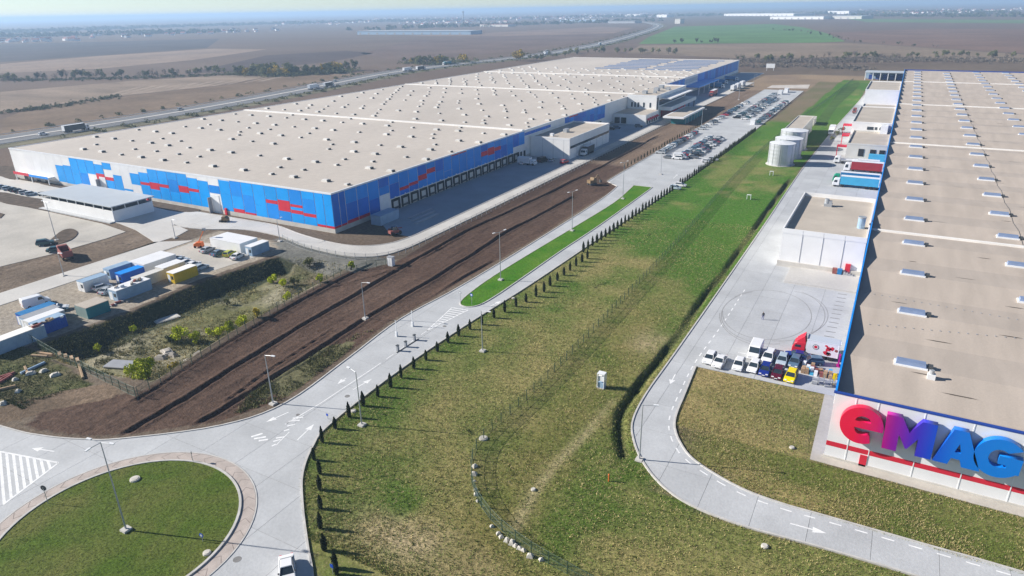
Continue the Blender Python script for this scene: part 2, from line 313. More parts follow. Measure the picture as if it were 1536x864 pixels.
# building surroundings: bare brown earth
mix((XX > -335) & (XX < 10) & (YY > 30) & (YY < 760), (0.115,0.085,0.062), (0.17,0.135,0.10), n1*1.6-0.3)
mix((XX > -112) & (XX < -20) & (YY > 555) & (YY < 700), (0.30,0.22,0.14), (0.22,0.16,0.11), n1*2-0.5)
mix((XX > -62) & (XX < -46) & (YY > 390) & (YY < 640), (0.20,0.155,0.10), (0.12,0.13,0.05), n1*2-0.6, 0.5)
mix(inside(DIRT, XX, YY), (0.076,0.046,0.033), (0.118,0.077,0.057), n2*0.8+n1*0.7-0.35)
mix(inside(DIRT, XX, YY) & (YY > 260), (0.15,0.105,0.075), (0.22,0.16,0.115), n2*1.4-0.2)
tr = np.full(XX.shape, 9e9)
for l in trenches[:4]: tr = np.minimum(tr, seg_dist(l, XX, YY))
gm = inside([(-82,66),(-84,84),(-86,92),(-90,84),(-89,66)], XX, YY); mix(gm & (n2 > 0.45), (0.10,0.11,0.05), (0.14,0.12,0.07), n1, 0.6)
mix(inside([(-118,40),(-140,38),(-150,45),(-146,58),(-128,57),(-116,55),(-119,48)], XX, YY), (0.085,0.095,0.035), (0.15,0.125,0.075), n2*2.2-0.75, 0.8)
ms = (seg_dist([(-119,43),(-117,49),(-112,55)], XX, YY) < 2.2+2*n2); mix(ms & (XX < -106), (0.20,0.145,0.10), (0.13,0.095,0.065), n4*2-0.5)
ib = inside(BASIN, XX, YY); mix(ib, (0.14,0.14,0.06), (0.33,0.30,0.22), n1*1.3+n2*1.2-0.75, 0.9)
mix(ib & (XX < -132.5), (0.032,0.045,0.026), (0.055,0.06,0.035), n2*1.5-0.3, 0.4)  # bank greenery, painted darker still to deepen the shade on this slope
mix(ib & (YY > 104+10*n1) & (XX > -131.5), (0.15,0.12,0.085), (0.12,0.13,0.06), n2*1.8-0.4, 0.7)
mix(inside([(-146,119),(-112,119),(-107,131),(-113,131),(-122,127.4),(-140,129),(-150,131.5)], XX, YY), (0.19,0.185,0.165), (0.135,0.135,0.12), n2*1.6-0.3, 0.2)
mix(inside(YARD_L, XX, YY), (0.36,0.305,0.235), (0.28,0.25,0.21), n1*1.7-0.4)
mix(inside([(-177.5,60),(-200,62),(-196,100),(-197,115),(-209,117),(-209,131),(-178.5,119)], XX, YY), (0.12,0.09,0.065), (0.20,0.155,0.115), n4*2-0.5)
ml = inside(LAWN_MID, XX, YY); far = np.clip((YY-95)/110, 0, 1)
t = np.clip(n1*2.2+n2*1.3-1.4-0.4*far, 0, 1)
c0 = lin(0.066,0.108,0.018)*(1-far[...,None])+lin(0.050,0.132,0.012)*far[...,None]; c1 = lin(0.22,0.19,0.075)
c = c0*(1-t[...,None])+c1*t[...,None]
brown = np.clip(1-np.abs(XX+37+(YY-95)*0.06)/9, 0, 1)*np.clip((150-YY)/60, 0, 1)*np.clip(n1*1.6-0.1, 0, 1)
c = c*(1-0.75*brown[...,None])+lin(0.15,0.118,0.04)*0.75*brown[...,None]
pale = np.clip(1-np.hypot((XX+44)/16, (YY-50)/6), 0, 1)*np.clip(n2*2.2-0.4, 0, 1); c = c*(1-pale[...,None])+lin(0.34,0.27,0.16)*pale[...,None]
path = np.exp(-(seg_dist(GP((775,790),(800,740),(830,700),(880,650),(920,600)), XX, YY)/0.8)**2)*np.clip((100-YY)/20, 0, 1); c = c*(1-0.7*path[...,None])+lin(0.36,0.30,0.17)*0.7*path[...,None]
sp = np.exp(-(np.hypot((XX-G(978,513)[0])/3.2, (YY-G(978,513)[1])/4.5))**2)*np.clip(n2*2-0.1, 0, 1); c = c*(1-sp[...,None])+lin(0.36,0.28,0.17)*sp[...,None]
colr[ml, :3] = c[ml]*1.18; colr[ml, 3] = 1
mr = inside(LAWN_R, XX, YY); mix(mr, (0.11,0.13,0.03), (0.35,0.27,0.12), n1*2.4+n2*1.6-1.5+np.where(YY > 90, 0.5, 0), 1.0)
dd = seg_dist(ditch, XX, YY); mix(dd < 0.7, (0.06,0.07,0.03), (0.10,0.115,0.035), n2, 0.6)
nx, ny = len(xs), len(ys)
me = bpy.data.meshes.new('ground')
idx = np.arange(nx*ny).reshape(ny, nx); q = np.stack([idx[:-1,:-1], idx[:-1,1:], idx[1:,1:], idx[1:,:-1]], -1).reshape(-1, 4)
me.vertices.add(nx*ny); me.vertices.foreach_set('co', np.stack([XX, YY, ZZ], -1).ravel())
me.loops.add(q.size); me.loops.foreach_set('vertex_index', q.ravel()); me.polygons.add(len(q))
me.polygons.foreach_set('loop_start', np.arange(len(q))*4); me.update(calc_edges=True); me.validate()
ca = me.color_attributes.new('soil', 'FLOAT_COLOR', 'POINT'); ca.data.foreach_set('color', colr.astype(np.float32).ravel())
gm = bpy.data.materials.new('ground'); gm.use_nodes = True; t = gm.node_tree; N = t.nodes; Lk = t.links.new
b = N['Principled BSDF']; b.inputs['Roughness'].default_value = 0.95; b.inputs['Specular IOR Level'].default_value = 0.1
at = N.new('ShaderNodeVertexColor'); at.layer_name = 'soil'; ge = N.new('ShaderNodeNewGeometry')
def noise(sc, det, stretch=None, dist=0.0):
    n = N.new('ShaderNodeTexNoise'); n.inputs['Scale'].default_value = sc; n.inputs['Detail'].default_value = det; n.inputs['Distortion'].default_value = dist
    if stretch:
        v = N.new('ShaderNodeVectorMath'); v.operation = 'MULTIPLY'; v.inputs[1].default_value = stretch; Lk(ge.outputs['Position'], v.inputs[0]); Lk(v.outputs[0], n.inputs['Vector'])
    else: Lk(ge.outputs['Position'], n.inputs['Vector'])
    return n.outputs[0]
def mrange(i, a, b_, c, d):
    n = N.new('ShaderNodeMapRange'); 
    for k, v in enumerate((a, b_, c, d)): n.inputs[k+1].default_value = v
    Lk(i, n.inputs[0]); return n.outputs[0]
def math2(op, a, b_):
    n = N.new('ShaderNodeMath'); n.operation = op
    for k, v in enumerate((a, b_)):
        if isinstance(v, float): n.inputs[k].default_value = v
        else: Lk(v, n.inputs[k])
    return n.outputs[0]
f1 = mrange(noise(1.1, 6), 0.3, 0.7, 0.72, 1.3); f2 = mrange(noise(4.5, 4), 0.32, 0.68, 0.78, 1.25)
f = math2('MULTIPLY', f1, f2); sc = N.new('ShaderNodeVectorMath'); sc.operation = 'SCALE'; Lk(at.outputs[0], sc.inputs[0]); Lk(f, sc.inputs['Scale'])
fl = mrange(noise(2.6, 5, (1.0, 0.75, 1), 1.4), 0.575, 0.66, 0.0, 0.75); fl = math2('MULTIPLY', fl, at.outputs['Alpha'])
mx = N.new('ShaderNodeMix'); mx.data_type = 'RGBA'; Lk(fl, mx.inputs[0]); Lk(sc.outputs[0], mx.inputs[6]); mx.inputs[7].default_value = (0.30,0.245,0.12,1); Lk(mx.outputs[2], b.inputs['Base Color'])
bp = N.new('ShaderNodeBump'); bp.inputs['Strength'].default_value = 0.75; bp.inputs['Distance'].default_value = 0.16
Lk(noise(2.4, 6), bp.inputs['Height']); Lk(bp.outputs[0], b.inputs['Normal'])
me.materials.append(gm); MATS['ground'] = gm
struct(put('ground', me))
def gz(x, y): return float(tz(np.array([x]), np.array([y]))[0])

# ------------------------------------------------------------------ paved surfaces, cut into slabs along their joints
RZ = 0.10
def slabs(road, poly, xcuts, ycuts, m, z1=RZ, gap=0.022, min_a=0.6):
    n = 0
    for i in range(len(xcuts)-1):
        strip = clip(clip(poly, 1, 0, xcuts[i+1]-gap), -1, 0, -xcuts[i]-gap)
        if len(strip) < 3: continue
        for j in range(len(ycuts)-1):
            c = clip(clip(strip, 0, 1, ycuts[j+1]-gap), 0, -1, -ycuts[j]-gap)
            if len(c) < 3 or area(c) < min_a: continue
            cx = sum(p[0] for p in c)/len(c); cy = sum(p[1] for p in c)/len(c)
            o = MB().prism([(p[0]-cx, p[1]-cy) for p in c], 0.07, z1).build('slab', m, road, (cx, cy, 0)); n += 1
            bm = bmesh.new(); bm.from_mesh(o.data); bmesh.ops.dissolve_degenerate(bm, dist=0.01, edges=bm.edges); bmesh.ops.triangulate(bm, faces=[f for f in bm.faces if len(f.verts) > 4]); bm.to_mesh(o.data); bm.free()
    return n
def sheet(name, poly, m, z0, z1, parent=None, mside=None):
    o = MB().prism(poly, z0, z1).build(name, m, parent)
    bm = bmesh.new(); bm.from_mesh(o.data); bmesh.ops.triangulate(bm, faces=[f for f in bm.faces if len(f.verts) > 4]); bm.to_mesh(o.data); bm.free(); return o
def cells(a, b, s): return list(np.linspace(a, b, max(2, int(round((b-a)/s))+1)))
road = struct(sheet('access_road', ROAD_A, 'joint', -0.3, 0.075))
near = clip(ROAD_A, 0, 1, 246.0); farp = clip(ROAD_A, 0, -1, -246.0)
slabs(road, near, cells(-150,-41,6.8), cells(-30,246,8.2), 'concrete')
sheet('parking_pavement', farp, 'concrete', 0.07, RZ, road)
yard = struct(sheet('yard_road', ROAD_R, 'joint', -0.3, 0.075))
near = clip(ROAD_R, 0, 1, 300.0); farp = clip(ROAD_R, 0, -1, -300.0)
slabs(yard, near, [-33,-26.3,-20,-14,-7.5,-1,6,13,20,27,40,55,70,90,110,130], cells(64,300,7.6), 'concrete')
sheet('yard_pavement', farp, 'concrete', 0.07, RZ, yard)
ring = struct(sheet('ring_road', RING+RING_IN, 'joint', -0.3, 0.075))
rp = RING+RING_IN
slabs(ring, clip(rp, 0, 1, 330.0), cells(-192,-108,7), cells(120,330,9), 'concrete_bright')
sheet('ring_pavement', clip(rp, 0, -1, -330.0), 'concrete_bright', 0.07, RZ, ring)
struct(sheet('dock_yard_pavement', [(-137.9,163),(-137.9,700),(-116.05,700),(-116.05,148.2),(-121,148.6),(-126,150),(-131,154)], 'shaded_concrete', -0.3, 0.085))
struct(sheet('site_road_pavement', [(-178,60),(-178.6,95),(-179,119),(-181,124),(-190,126),(-190,139.2),(-330,139.2),(-330,123),(-252,120.5),(-207,119),(-196,117),(-180,112),(-171,118),(-170,95),(-170,60),(-160,35),(-168,35)], 'concrete_bright', -0.3, RZ))
struct(sheet('truck_park_pavement', LOT_L, 'concrete_warm', -0.3, 0.09))
struct(sheet('gravel_pavement', [(-169,93),(-169.5,117),(-150,123),(-143,118),(-146,96)], 'concrete_warm', -0.2, 0.03))
mat('bed_soil', (0.105,0.08,0.06), 0.95, 0.3, 0.5, 0.6, 1.6, spec=0.1, fine=0.3)
for pl in (((0,250),(30,252),(34,262),(22,270),(0,263)), ((52,273),(75,268),(112,279),(95,283)), ((224,299),(300,315),(268,318),(226,309)), ((0,289),(35,295),(72,302),(76,317),(40,311),(0,303))):
    struct(sheet('earth_bed_ground', smooth(GP(*pl), 3, True), 'bed_soil', 0.0, 0.22))
struct(sheet('parking_island_ground', smooth(GP((66,370),(78,359),(93,347),(108,344),(117,350),(108,360),(88,367)), 4, True), 'bed_soil', 0.0, 0.25))
for pl in (((0,320),(7,322),(1,328),(-6,327)),): struct(sheet('parking_island_ground', GP(*pl), 'bed_soil', 0.0, 0.25))
# lawns inside the roads
def lawnmat(name, c0, c1):
    m = bpy.data.materials.new(name); m.use_nodes = True; t = m.node_tree; N = t.nodes; Lk = t.links.new; b = N['Principled BSDF']
    b.inputs['Roughness'].default_value = 0.95; b.inputs['Specular IOR Level'].default_value = 0.1; ge = N.new('ShaderNodeNewGeometry')
    def nz(s, d, di=0):
        n = N.new('ShaderNodeTexNoise'); n.inputs['Scale'].default_value = s; n.inputs['Detail'].default_value = d; n.inputs['Distortion'].default_value = di; Lk(ge.outputs['Position'], n.inputs['Vector']); return n.outputs[0]
    r = N.new('ShaderNodeMapRange'); r.inputs[1].default_value = 0.35; r.inputs[2].default_value = 0.68; Lk(nz(0.14, 6, 0.6), r.inputs[0])
    mx = N.new('ShaderNodeMix'); mx.data_type = 'RGBA'; mx.inputs[6].default_value = (*c0, 1); mx.inputs[7].default_value = (*c1, 1); Lk(r.outputs[0], mx.inputs[0])
    r2 = N.new('ShaderNodeMapRange'); r2.inputs[1].default_value = 0.3; r2.inputs[2].default_value = 0.7; r2.inputs[3].default_value = 0.62; r2.inputs[4].default_value = 1.4; Lk(nz(3.2, 5, 1.0), r2.inputs[0])
    sc = N.new('ShaderNodeVectorMath'); sc.operation = 'SCALE'; Lk(mx.outputs[2], sc.inputs[0]); Lk(r2.outputs[0], sc.inputs['Scale']); Lk(sc.outputs[0], b.inputs['Base Color'])
    bp = N.new('ShaderNodeBump'); bp.inputs['Strength'].default_value = 0.8; bp.inputs['Distance'].default_value = 0.14; Lk(nz(2.6, 6), bp.inputs['Height']); Lk(bp.outputs[0], b.inputs['Normal']); MATS[name] = m
lawnmat('island_grass', (0.072,0.118,0.014), (0.125,0.135,0.035)); lawnmat('median_grass', (0.050,0.165,0.008), (0.10,0.20,0.02))
isl = struct(sheet('island_lawn', island, 'island_grass', 0.0, 0.20))
circ = lambda r, n=72: [(RC[0]+r*math.cos(a), RC[1]+r*math.sin(a)) for a in np.linspace(0, 2*math.pi, n+1)]
kb = MB(); ribbon(kb, circ(14.3), -0.16, 0.16, 0.0, 0.30); kb.build('kerb', 'kerbstone', isl)
struct(sheet('median_lawn', median, 'median_grass', 0.0, 0.18)); md = bpy.data.objects['median_lawn']
ribbon(MB(), median+[median[0]], -0.12, 0.12, 0.0, 0.24).build('kerb', 'kerbstone', md)
# roundabout apron: ring of paving with chevron lines
ap = struct(ribbon(MB(), circ(15.35), -0.85, 0.95, 0.0, 0.145).build('roundabout_apron_pavement', 'apron_paving'))
for k in range(44):
    a = 2*math.pi*k/44; e = lambda r, da: (RC[0]+r*math.cos(a+da), RC[1]+r*math.sin(a+da))
    ribbon(MB(), [e(14.5, 0), e(15.3, 0.06), e(16.1, 0)], -0.05, 0.05, 0.12, 0.150).build('chevron_line', 'apron_line', ap)
ribbon(MB(), circ(16.33), -0.09, 0.09, 0.0, 0.165).build('kerb', 'kerbstone', ap)
for line, r in ((acc_left, road), (acc_right, road), (rr_outer, yard), (rr_inner, yard), (RING, ring), (RING_IN, ring)):
    ribbon(MB(), line, -0.13, 0.13, -0.2, 0.21).build('kerb', 'kerbstone', r)
sk = struct(sheet('wall_apron_pavement', [(-2.6,90.2),(130,88.6),(130,91.9),(-0.4,91.9),(-1.2,110),(-2.7,110)], 'concrete_warm', -0.2, 0.06))
# ------------------------------------------------------------------ road markings (flat paint, 4 mm proud)
PZ = RZ+0.006
def paint(parent, poly, name='road_marking', m='road_paint', z=PZ):
    n = len(poly); a = sum(poly[i][0]*poly[(i+1)%n][1]-poly[(i+1)%n][0]*poly[i][1] for i in range(n)); 
    if a < 0: poly = poly[::-1]
    cx = sum(p[0] for p in poly)/n; cy = sum(p[1] for p in poly)/n
    return MB().add([(p[0]-cx, p[1]-cy, 0) for p in poly], [tuple(range(n))]).build(name, m, parent, (cx, cy, z))
def stroke(parent, p, q, w=0.18, name='lane_dash', m='road_paint', z=PZ):
    if name == 'lane_line': z += 0.004
    d = np.array(q)-np.array(p); d = d/np.linalg.norm(d); k = np.array([-d[1], d[0]])*w/2
    return paint(parent, [tuple(np.array(p)-k), tuple(np.array(q)-k), tuple(np.array(q)+k), tuple(np.array(p)+k)], name, m, z)
def arrow(parent, tip, tail, w=0.20, hw=0.55, hl=1.6):
    t = np.array(tip); s = np.array(tail); d = (t-s)/np.linalg.norm(t-s); n = np.array([-d[1], d[0]]); b = t-d*hl
    paint(parent, [tuple(s-n*w/2), tuple(b-n*w/2), tuple(b-n*hw), tuple(t), tuple(b+n*hw), tuple(b+n*w/2), tuple(s+n*w/2)], 'arrow_marking')
def dashes(parent, line, on, off, w=0.17):
    L = [np.array(p) for p in line]; acc = 0; cur = None
    for i in range(len(L)-1):
        seg = np.linalg.norm(L[i+1]-L[i]); pos = 0
        while pos < seg:
            ph = acc % (on+off); rem = (on-ph) if ph < on else (on+off-ph); step = min(rem, seg-pos)
            if ph < on-1e-6:
                p = L[i]+(L[i+1]-L[i])*pos/seg; q = L[i]+(L[i+1]-L[i])*(pos+step)/seg
                if step > 0.25: stroke(parent, tuple(p), tuple(q), w)
            acc += step+1e-4; pos += step+1e-4
arrow(road, G(594,421+217), G(444,662)) if False else None
arrow(road, G(471,637), G(446,661)); arrow(road, G(558,569), G(530,585)); arrow(road, G(506,577), G(519,568)); arrow(road, G(399,634), G(433,619)); arrow(road, G(48,673), G(82,678))
arrow(road, G(752,452), G(735,460)); arrow(yard, G(1240,801), G(1185,786)); arrow(yard, G(1005,577), G(1013,562)); arrow(road, G(1016,262), G(1010,268))
stroke(road, G(430,636), G(482,605), 0.2, 'lane_line'); stroke(road, G(482,605), G(560,553), 0.2, 'lane_line'); dashes(road, [G(560,553), G(640,497)], 2.2, 1.6)
for (ax_, ay_, bx_, by_) in ((408,670,414,667),(410,663,421,660),(414,658,427,656),(426,647,434,645),(431,640,443,637),(433,633,450,631),(439,628,455,627)):  # splitter markings by the roundabout
    stroke(road, G(ax_,ay_), G(bx_,by_), 0.3, 'hatch_stripe')
stroke(road, G(414,669), G(434,649), 0.16, 'lane_line'); stroke(road, G(428,637), G(456,624), 0.16, 'lane_line')
for (ax_, ay_, bx_, by_) in ((377,656,394,651),(381,659,399,656),(388,662,402,660)): stroke(road, G(ax_,ay_), G(bx_,by_), 0.4, 'hatch_stripe')
tri = [np.array(G(x, y)) for x, y in ((678,462),(640,497),(702,466))]      # hatched triangle before the median
for k in range(12):
    t = k/12; p = tri[0]+(tri[1]-tri[0])*t; q = tri[2]+(tri[1]-tri[2])*t; stroke(road, p, q, 0.3, 'hatch_stripe')
stroke(road, tri[0], tri[1], 0.22, 'lane_line'); stroke(road, tri[2], tri[1], 0.22, 'lane_line')
A0, A1, B0, B1 = [np.array(G(*p)) for p in ((0,678),(88,695),(5,758),(88,695))]   # hatched wedge on the western arm
for k in range(8):
    t = k/8.5; p = A0+(A1-A0)*t; q = B0+(B1-B0)*min(1, t+0.02); stroke(road, p, q, 0.36, 'hatch_stripe')
stroke(road, A0, A1, 0.3, 'lane_line'); stroke(road, B0, B1, 0.3, 'lane_line')
dashes(yard, smooth([(-23.6,150),(-23.9,128),(-24.5,112),(-24.1,101),(-23.1,90.4),(-20.1,84.0),(-16.3,80.8),(-10.2,78.2),(-4.7,77.5),(0.8,77.6),(12,77.8),(30,78)], 6), 1.4, 1.5, 0.22)
for x in (-16,-10,-4): stroke(yard, (x-2.5,118.5), (x+0.4,118.5), 0.12, 'bay_line')
for k in range(12):                                 # dark wheel guides in front of the docks
    p = np.array(G(1242,505.5))+(np.array(G(1264,436.5))-np.array(G(1242,505.5)))*k/11; stroke(yard, (p[0]-0.7,p[1]), (p[0]+1.1,p[1]+0.1), 0.26, 'wheel_guide', 'joint', PZ+0.002)
cc = G(1150,470)
for r, a0, a1, off in ((8.6,-2.9,2.7,(0,0)),(9.4,-1.4,1.2,(1.6,1.5)),(7.9,-1.0,1.6,(3.6,2.5)),(9.1,2.2,5.2,(0.5,-1)),(10.2,3.4,4.9,(1.2,-0.4))):
    ln = [(cc[0]+off[0]+r*math.cos(a), cc[1]+off[1]+r*1.55*math.sin(a)) for a in np.linspace(a0, a1, 40)]
    mb = MB()
    for i in range(39):
        d = np.array(ln[i+1])-np.array(ln[i]); d /= np.linalg.norm(d); n = np.array([-d[1], d[0]])*0.06
        p, q_ = np.array(ln[i]), np.array(ln[i+1]); mb.add([(*(p-n),0),(*(q_-n),0),(*(q_+n),0),(*(p+n),0)], [(0,1,2,3)])
    mb.build('tyre_mark', 'skid', yard, (0,0,PZ+0.004))
# parking bays
for y in np.arange(284, 345, 2.6):
    for x0, x1 in ((-80.2,-75.4),(-75.2,-70.4)): stroke(road, (x0,y), (x1,y), 0.12, 'bay_line')
# manholes
for px, py, r in ((356,840,0.5),(447,623,0.32),(521,595,0.45),(667,490,0.4)):
    x, y = G(px, py); MB().cyl((0,0,0), (0,0,0.012), r, n=16).build('manhole_cover', 'joint', road, (x, y, RZ))
# ------------------------------------------------------------------ big blue and white warehouse
X0, X1, Y0, Y1, WH = -309.0, -138.2, 141.2, 690.0, 12.0
lw = thing('blue_warehouse', 'huge white warehouse clad in blue and red panels with wide pale roof', 'warehouse', (X1, Y0, 0))
def L0(x, y, z=0): return (x-X1, y-Y0, z)
MB().box(X0-X1, 0, 0, Y1-Y0, -0.3, WH-0.35).build('wall', 'white_wall', lw)
MB().box(X0-X1-0.06, 0.10, -0.10, Y1-Y0+0.1, -0.3, 1.35).build('plinth', 'plinth', lw)
rf = MB().box(X0-X1+0.3, -0.3, 0.3, Y1-Y0-0.3, WH-0.6, WH-0.12).build('roof', 'roof_membrane', lw)
cp = MB(); 
for a in ((X0-X1-0.12, 0.14, -0.14, 0.34), (X0-X1-0.12, 0.14, Y1-Y0-0.34, Y1-Y0+0.14)): cp.box(a[0], a[1], a[2], a[3], WH-0.4, WH+0.06)
for a in ((X0-X1-0.14, X0-X1+0.34, 0.342, Y1-Y0-0.342), (-0.34, 0.16, 0.342, Y1-Y0-0.342)): cp.box(a[0], a[1], a[2], a[3], WH-0.41, WH+0.05)
cp.build('coping', 'white_metal', lw)
PANEL = {}
def panel(parent, face, a0, a1, z0, z1, m, name='wall_panel', g=0.13, t=0.09):
    """one cladding panel; face 'S' (a = x, on the south wall) or 'E' (a = y, on the east wall)"""
    key = (face, round(a1-a0, 1), round(z1-z0, 1), m, g); me = PANEL.get(key)
    if me is None:
        wdt = a1-a0-2*g; h = z1-z0
        me = PANEL[key] = (MB().box(0, wdt, -t, 0.05, 0, h) if face == 'S' else MB().box(-0.05, t, 0, wdt, 0, h)).mesh(name, [m])
    loc = (a0+g-X1, 0, z0) if face == 'S' else (0, a0+g-Y0, z0)
    return put(name, me, parent, loc)
bl, bm_, bd, rd = 'blue_light', 'blue_mid', 'blue_dark', 'red_panel'
XB = [-138.1,-141.4,-144.9]+[-144.9-5.13*k for k in range(1, 32)]
def col_S(k, blocks):
    for z0, z1, m in blocks: panel(lw, 'S', XB[k+1], XB[k], z0, z1-0.04, m)
TOP = WH-0.42
full = lambda *cuts: cuts
front = {0: [(1.4,2.1,rd),(2.1,8.3,bl),(8.3,TOP,bl)], 1: [(1.4,2.1,rd),(2.1,TOP,bl)], 2: [(1.4,3.9,bl),(3.9,4.9,rd),(4.9,9.3,bm_),(9.3,TOP,bl)],
 3: [(1.4,4.2,bl),(4.2,5.3,rd),(5.3,6.2,bl),(6.2,7.0,rd),(7.0,TOP,bm_)], 4: [(1.4,4.4,bm_),(4.4,7.8,rd),(7.8,TOP,bl)], 5: [(1.4,6.2,bm_),(6.2,7.3,rd),(7.3,TOP,bl)],
 6: [(1.4,5.0,bl),(5.0,TOP,bl)], 7: [(1.4,2.0,rd),(2.0,7.6,bm_),(7.6,TOP,bl)], 8: [(1.4,2.6,rd),(2.6,6.8,bl),(6.8,TOP,bm_)], 9: [(1.4,7.0,bl),(7.0,11.3,bl)],
 10: [(6.6,9.2,bm_)], 11: [(1.4,10.2,bl)], 12: [(1.4,6.0,bl),(6.0,7.0,rd),(7.0,10.6,bl)], 13: [(1.4,5.2,bl),(5.2,7.4,rd),(7.4,TOP,bl)], 14: [(1.4,4.8,bl),(4.8,9.0,bm_),(9.0,TOP,bl)],
 15: [(1.4,5.8,bl),(5.8,6.9,rd),(6.9,TOP,bl)], 16: [(1.4,4.6,bl),(4.6,7.0,rd),(7.0,TOP,bl)], 17: [(1.4,5.6,bl),(5.6,6.6,rd),(6.6,10.0,bl)], 18: [(5.2,9.2,bl)], 19: [(2.4,3.1,bl)],
 20: [(1.6,7.6,bl)], 21: [(1.4,5.2,bl),(5.2,6.4,rd),(9.2,TOP,bl)], 22: [(1.4,4.2,bl),(4.2,7.2,rd),(7.2,10.6,bl)], 23: [(6.6,TOP,bl)], 24: [(1.4,6.4,bm_),(6.4,TOP,bl)], 25: [(1.4,5.4,bl),(5.4,TOP,bl)], 26: [(1.4,8.4,bl)], 27: [(1.6,8.0,bl)]}
for k in range(0, 32):
    a1, a0 = XB[k], XB[k+1] if k+1 < len(XB) else XB[k]-5
    if k in front:
        bs = front[k]; col_S(k, bs); top = bs[-1][1]; bot = bs[0][0]
        if top < TOP-0.5: panel(lw, 'S', a0, a1, top, TOP, 'white_panel', g=0.04)
        if bot > 2: panel(lw, 'S', a0, a1, 1.4, bot-0.04, 'white_panel', g=0.04)
    else: panel(lw, 'S', a0, a1, 1.4, TOP, 'white_panel', g=0.04)
def door(parent, face, a0, a1, z1, m, name='door'):
    o = MB()
    if face == 'S': o.box(0, a1-a0, -0.2, 0.05, 0, z1)
    else: o.box(-0.05, 0.2, 0, a1-a0, 0, z1)
    return o.build(name, m, parent, (a0-X1, 0, 0.02) if face == 'S' else (0, a0-Y0, 0.02))
for a in (-190.5, -251.0):
    door(lw, 'S', a, a+3.6, 6.0, 'white_metal'); MB().box(0, 0.25, -1.6, -0.2, 0, 5.2).build('door_post', 'grey_metal', lw, (a-0.3-X1, 0, 0.02))
for a in (-184.8, -225.0): MB().box(0, 0.9, -0.5, -0.1, 0, 2.2).build('hydrant_cabinet', 'red_panel', lw, (a-X1, 0, 0))
# corner entrance with sign fascia
en = MB(); en.box(0, 24, -2.6, 0, 2.6, 3.1); en.box(0.4, 0.7, -2.4, -2.1, 0, 2.6); en.box(11.6, 11.9, -2.4, -2.1, 0, 2.6); en.box(23.3, 23.6, -2.4, -2.1, 0, 2.6); en.build('entrance_canopy', 'white_metal', lw, (-305-X1, 0, 0))
MB().box(0, 11, -2.72, -2.6, 2.5, 3.6).build('sign_fascia', 'red_panel', lw, (-305-X1, 0, 0)); MB().box(11.1, 24, -2.72, -2.6, 2.5, 3.4).build('sign_fascia', 'blue_mid', lw, (-305-X1, 0, 0))
for a in (-303,-299,-294,-288): door(lw, 'S', a, a+2.4, 2.4, 'glass')
# east wall: columns, docks
YB = [141.1, 144.1, 146.7]+[146.7+5.13*k for k in range(1, 106)]
shade = random.Random(3)
def near_blocks(k, bot):
    c = (YB[k]+YB[k+1])/2; r = shade.random()
    if k <= 1: return [(1.4,2.0,rd),(2.0,TOP,bd)]
    if k in (2, 3): return [(1.4,2.4,rd),(2.4,7.5,bd),(7.5,TOP,bm_)]
    if k == 4: return [(1.4,6.0,bd),(6.0,TOP,bm_)]
    if k == 5: return [(6.3,8.8,bm_),(8.8,TOP,bd)]
    red = {7: (5.6,6.6), 8: (6.0,7.0), 9: (6.6,8.4), 10: (8.0,9.6), 13: (11.2,TOP), 14: (11.2,TOP), 17: (7.2,9.0), 18: (6.8,9.6), 19: (7.6,9.0), 33: (11,TOP), 34: (11,TOP)}.get(k)
    mA, mB = (bd, bm_) if r < 0.4 else (bm_, bm_) if r < 0.75 else (bm_, bd)
    if red:
        out = [(bot, red[0], mA), (red[0], red[1], rd)]
        if red[1] < TOP-0.3: out.append((red[1], TOP, mB))
        return out
    s = 6.2+3*shade.random(); return [(bot, s, mA), (s, TOP, mB)]
farp = MB()
for k in range(len(YB)-1):
    a0, a1 = YB[k], YB[k+1]; c = (a0+a1)/2
    if a1 > Y1: break
    if c < 248: bl_ = near_blocks(k, 1.4 if c < 161 else 4.1)
    elif c < 262: bl_ = [(6.4,TOP,bm_ if c > 255 else bd)]
    elif c < 300: bl_ = [(9.6,10.9,bd)] if c < 285 else []
    elif c < 352: bl_ = near_blocks(k, 5.0)
    elif c < 430: bl_ = []
    elif c < 505 or c > 540: bl_ = [(5.0 if c < 505 else 3.6, TOP, bm_ if shade.random() < .6 else bd)]
    else: bl_ = [(7.5, 10.5, 'roof_grey')]
    if c < 162.5: pass
    for z0, z1, m in bl_: panel(lw, 'E', a0, a1, z0, z1-0.04, m, g=0.13)
    if 166 < a0 < 252 or 300 < a0 < 345:
        d = MB(); d.box(0.02, 0.42, 0.45, 1.05, 0.2, 3.75); d.box(0.02, 0.42, 3.95, 4.55, 0.2, 3.75); d.box(0.02, 0.42, 1.05, 3.95, 3.0, 3.75)
        s = d.build('dock_shelter', 'rubber', lw, (0, a0-Y0, 0)); MB().box(0.02, 0.12, 1.05, 3.95, 1.05, 3.0).build('dock_door', 'cream_wall', s)
        MB().box(0.02, 0.5, 1.2, 3.8, 0.5, 1.05).build('dock_leveller', 'dark_metal', s)
        if a0 < 252: MB().box(0.1, 0.3, 2.3, 2.9, 4.15, 4.4).build('dock_lamp', 'white_metal', lw, (0, a0-Y0, 0))
door(lw, 'E', 161.9, 166.0, 6.0, 'white_metal')
for y in (252.5, 255.5, 258.5): MB().box(-0.02, 0.12, 0, 1.6, 0.1, 3.4).build('dock_door', 'dark_opening', lw, (0, y-Y0, 0))
# far dock canopy on columns
cn = MB().box(0.1, 11, 0, 62, 5.6, 6.2); 
canopy = cn.build('dock_canopy', 'blue_mid', lw, (0, 505-Y0, 0))
for y in (2, 17, 32, 47, 60): MB().box(10.2, 10.7, y, y+0.5, -0.3-0, 5.6).build('column', 'white_metal', canopy)
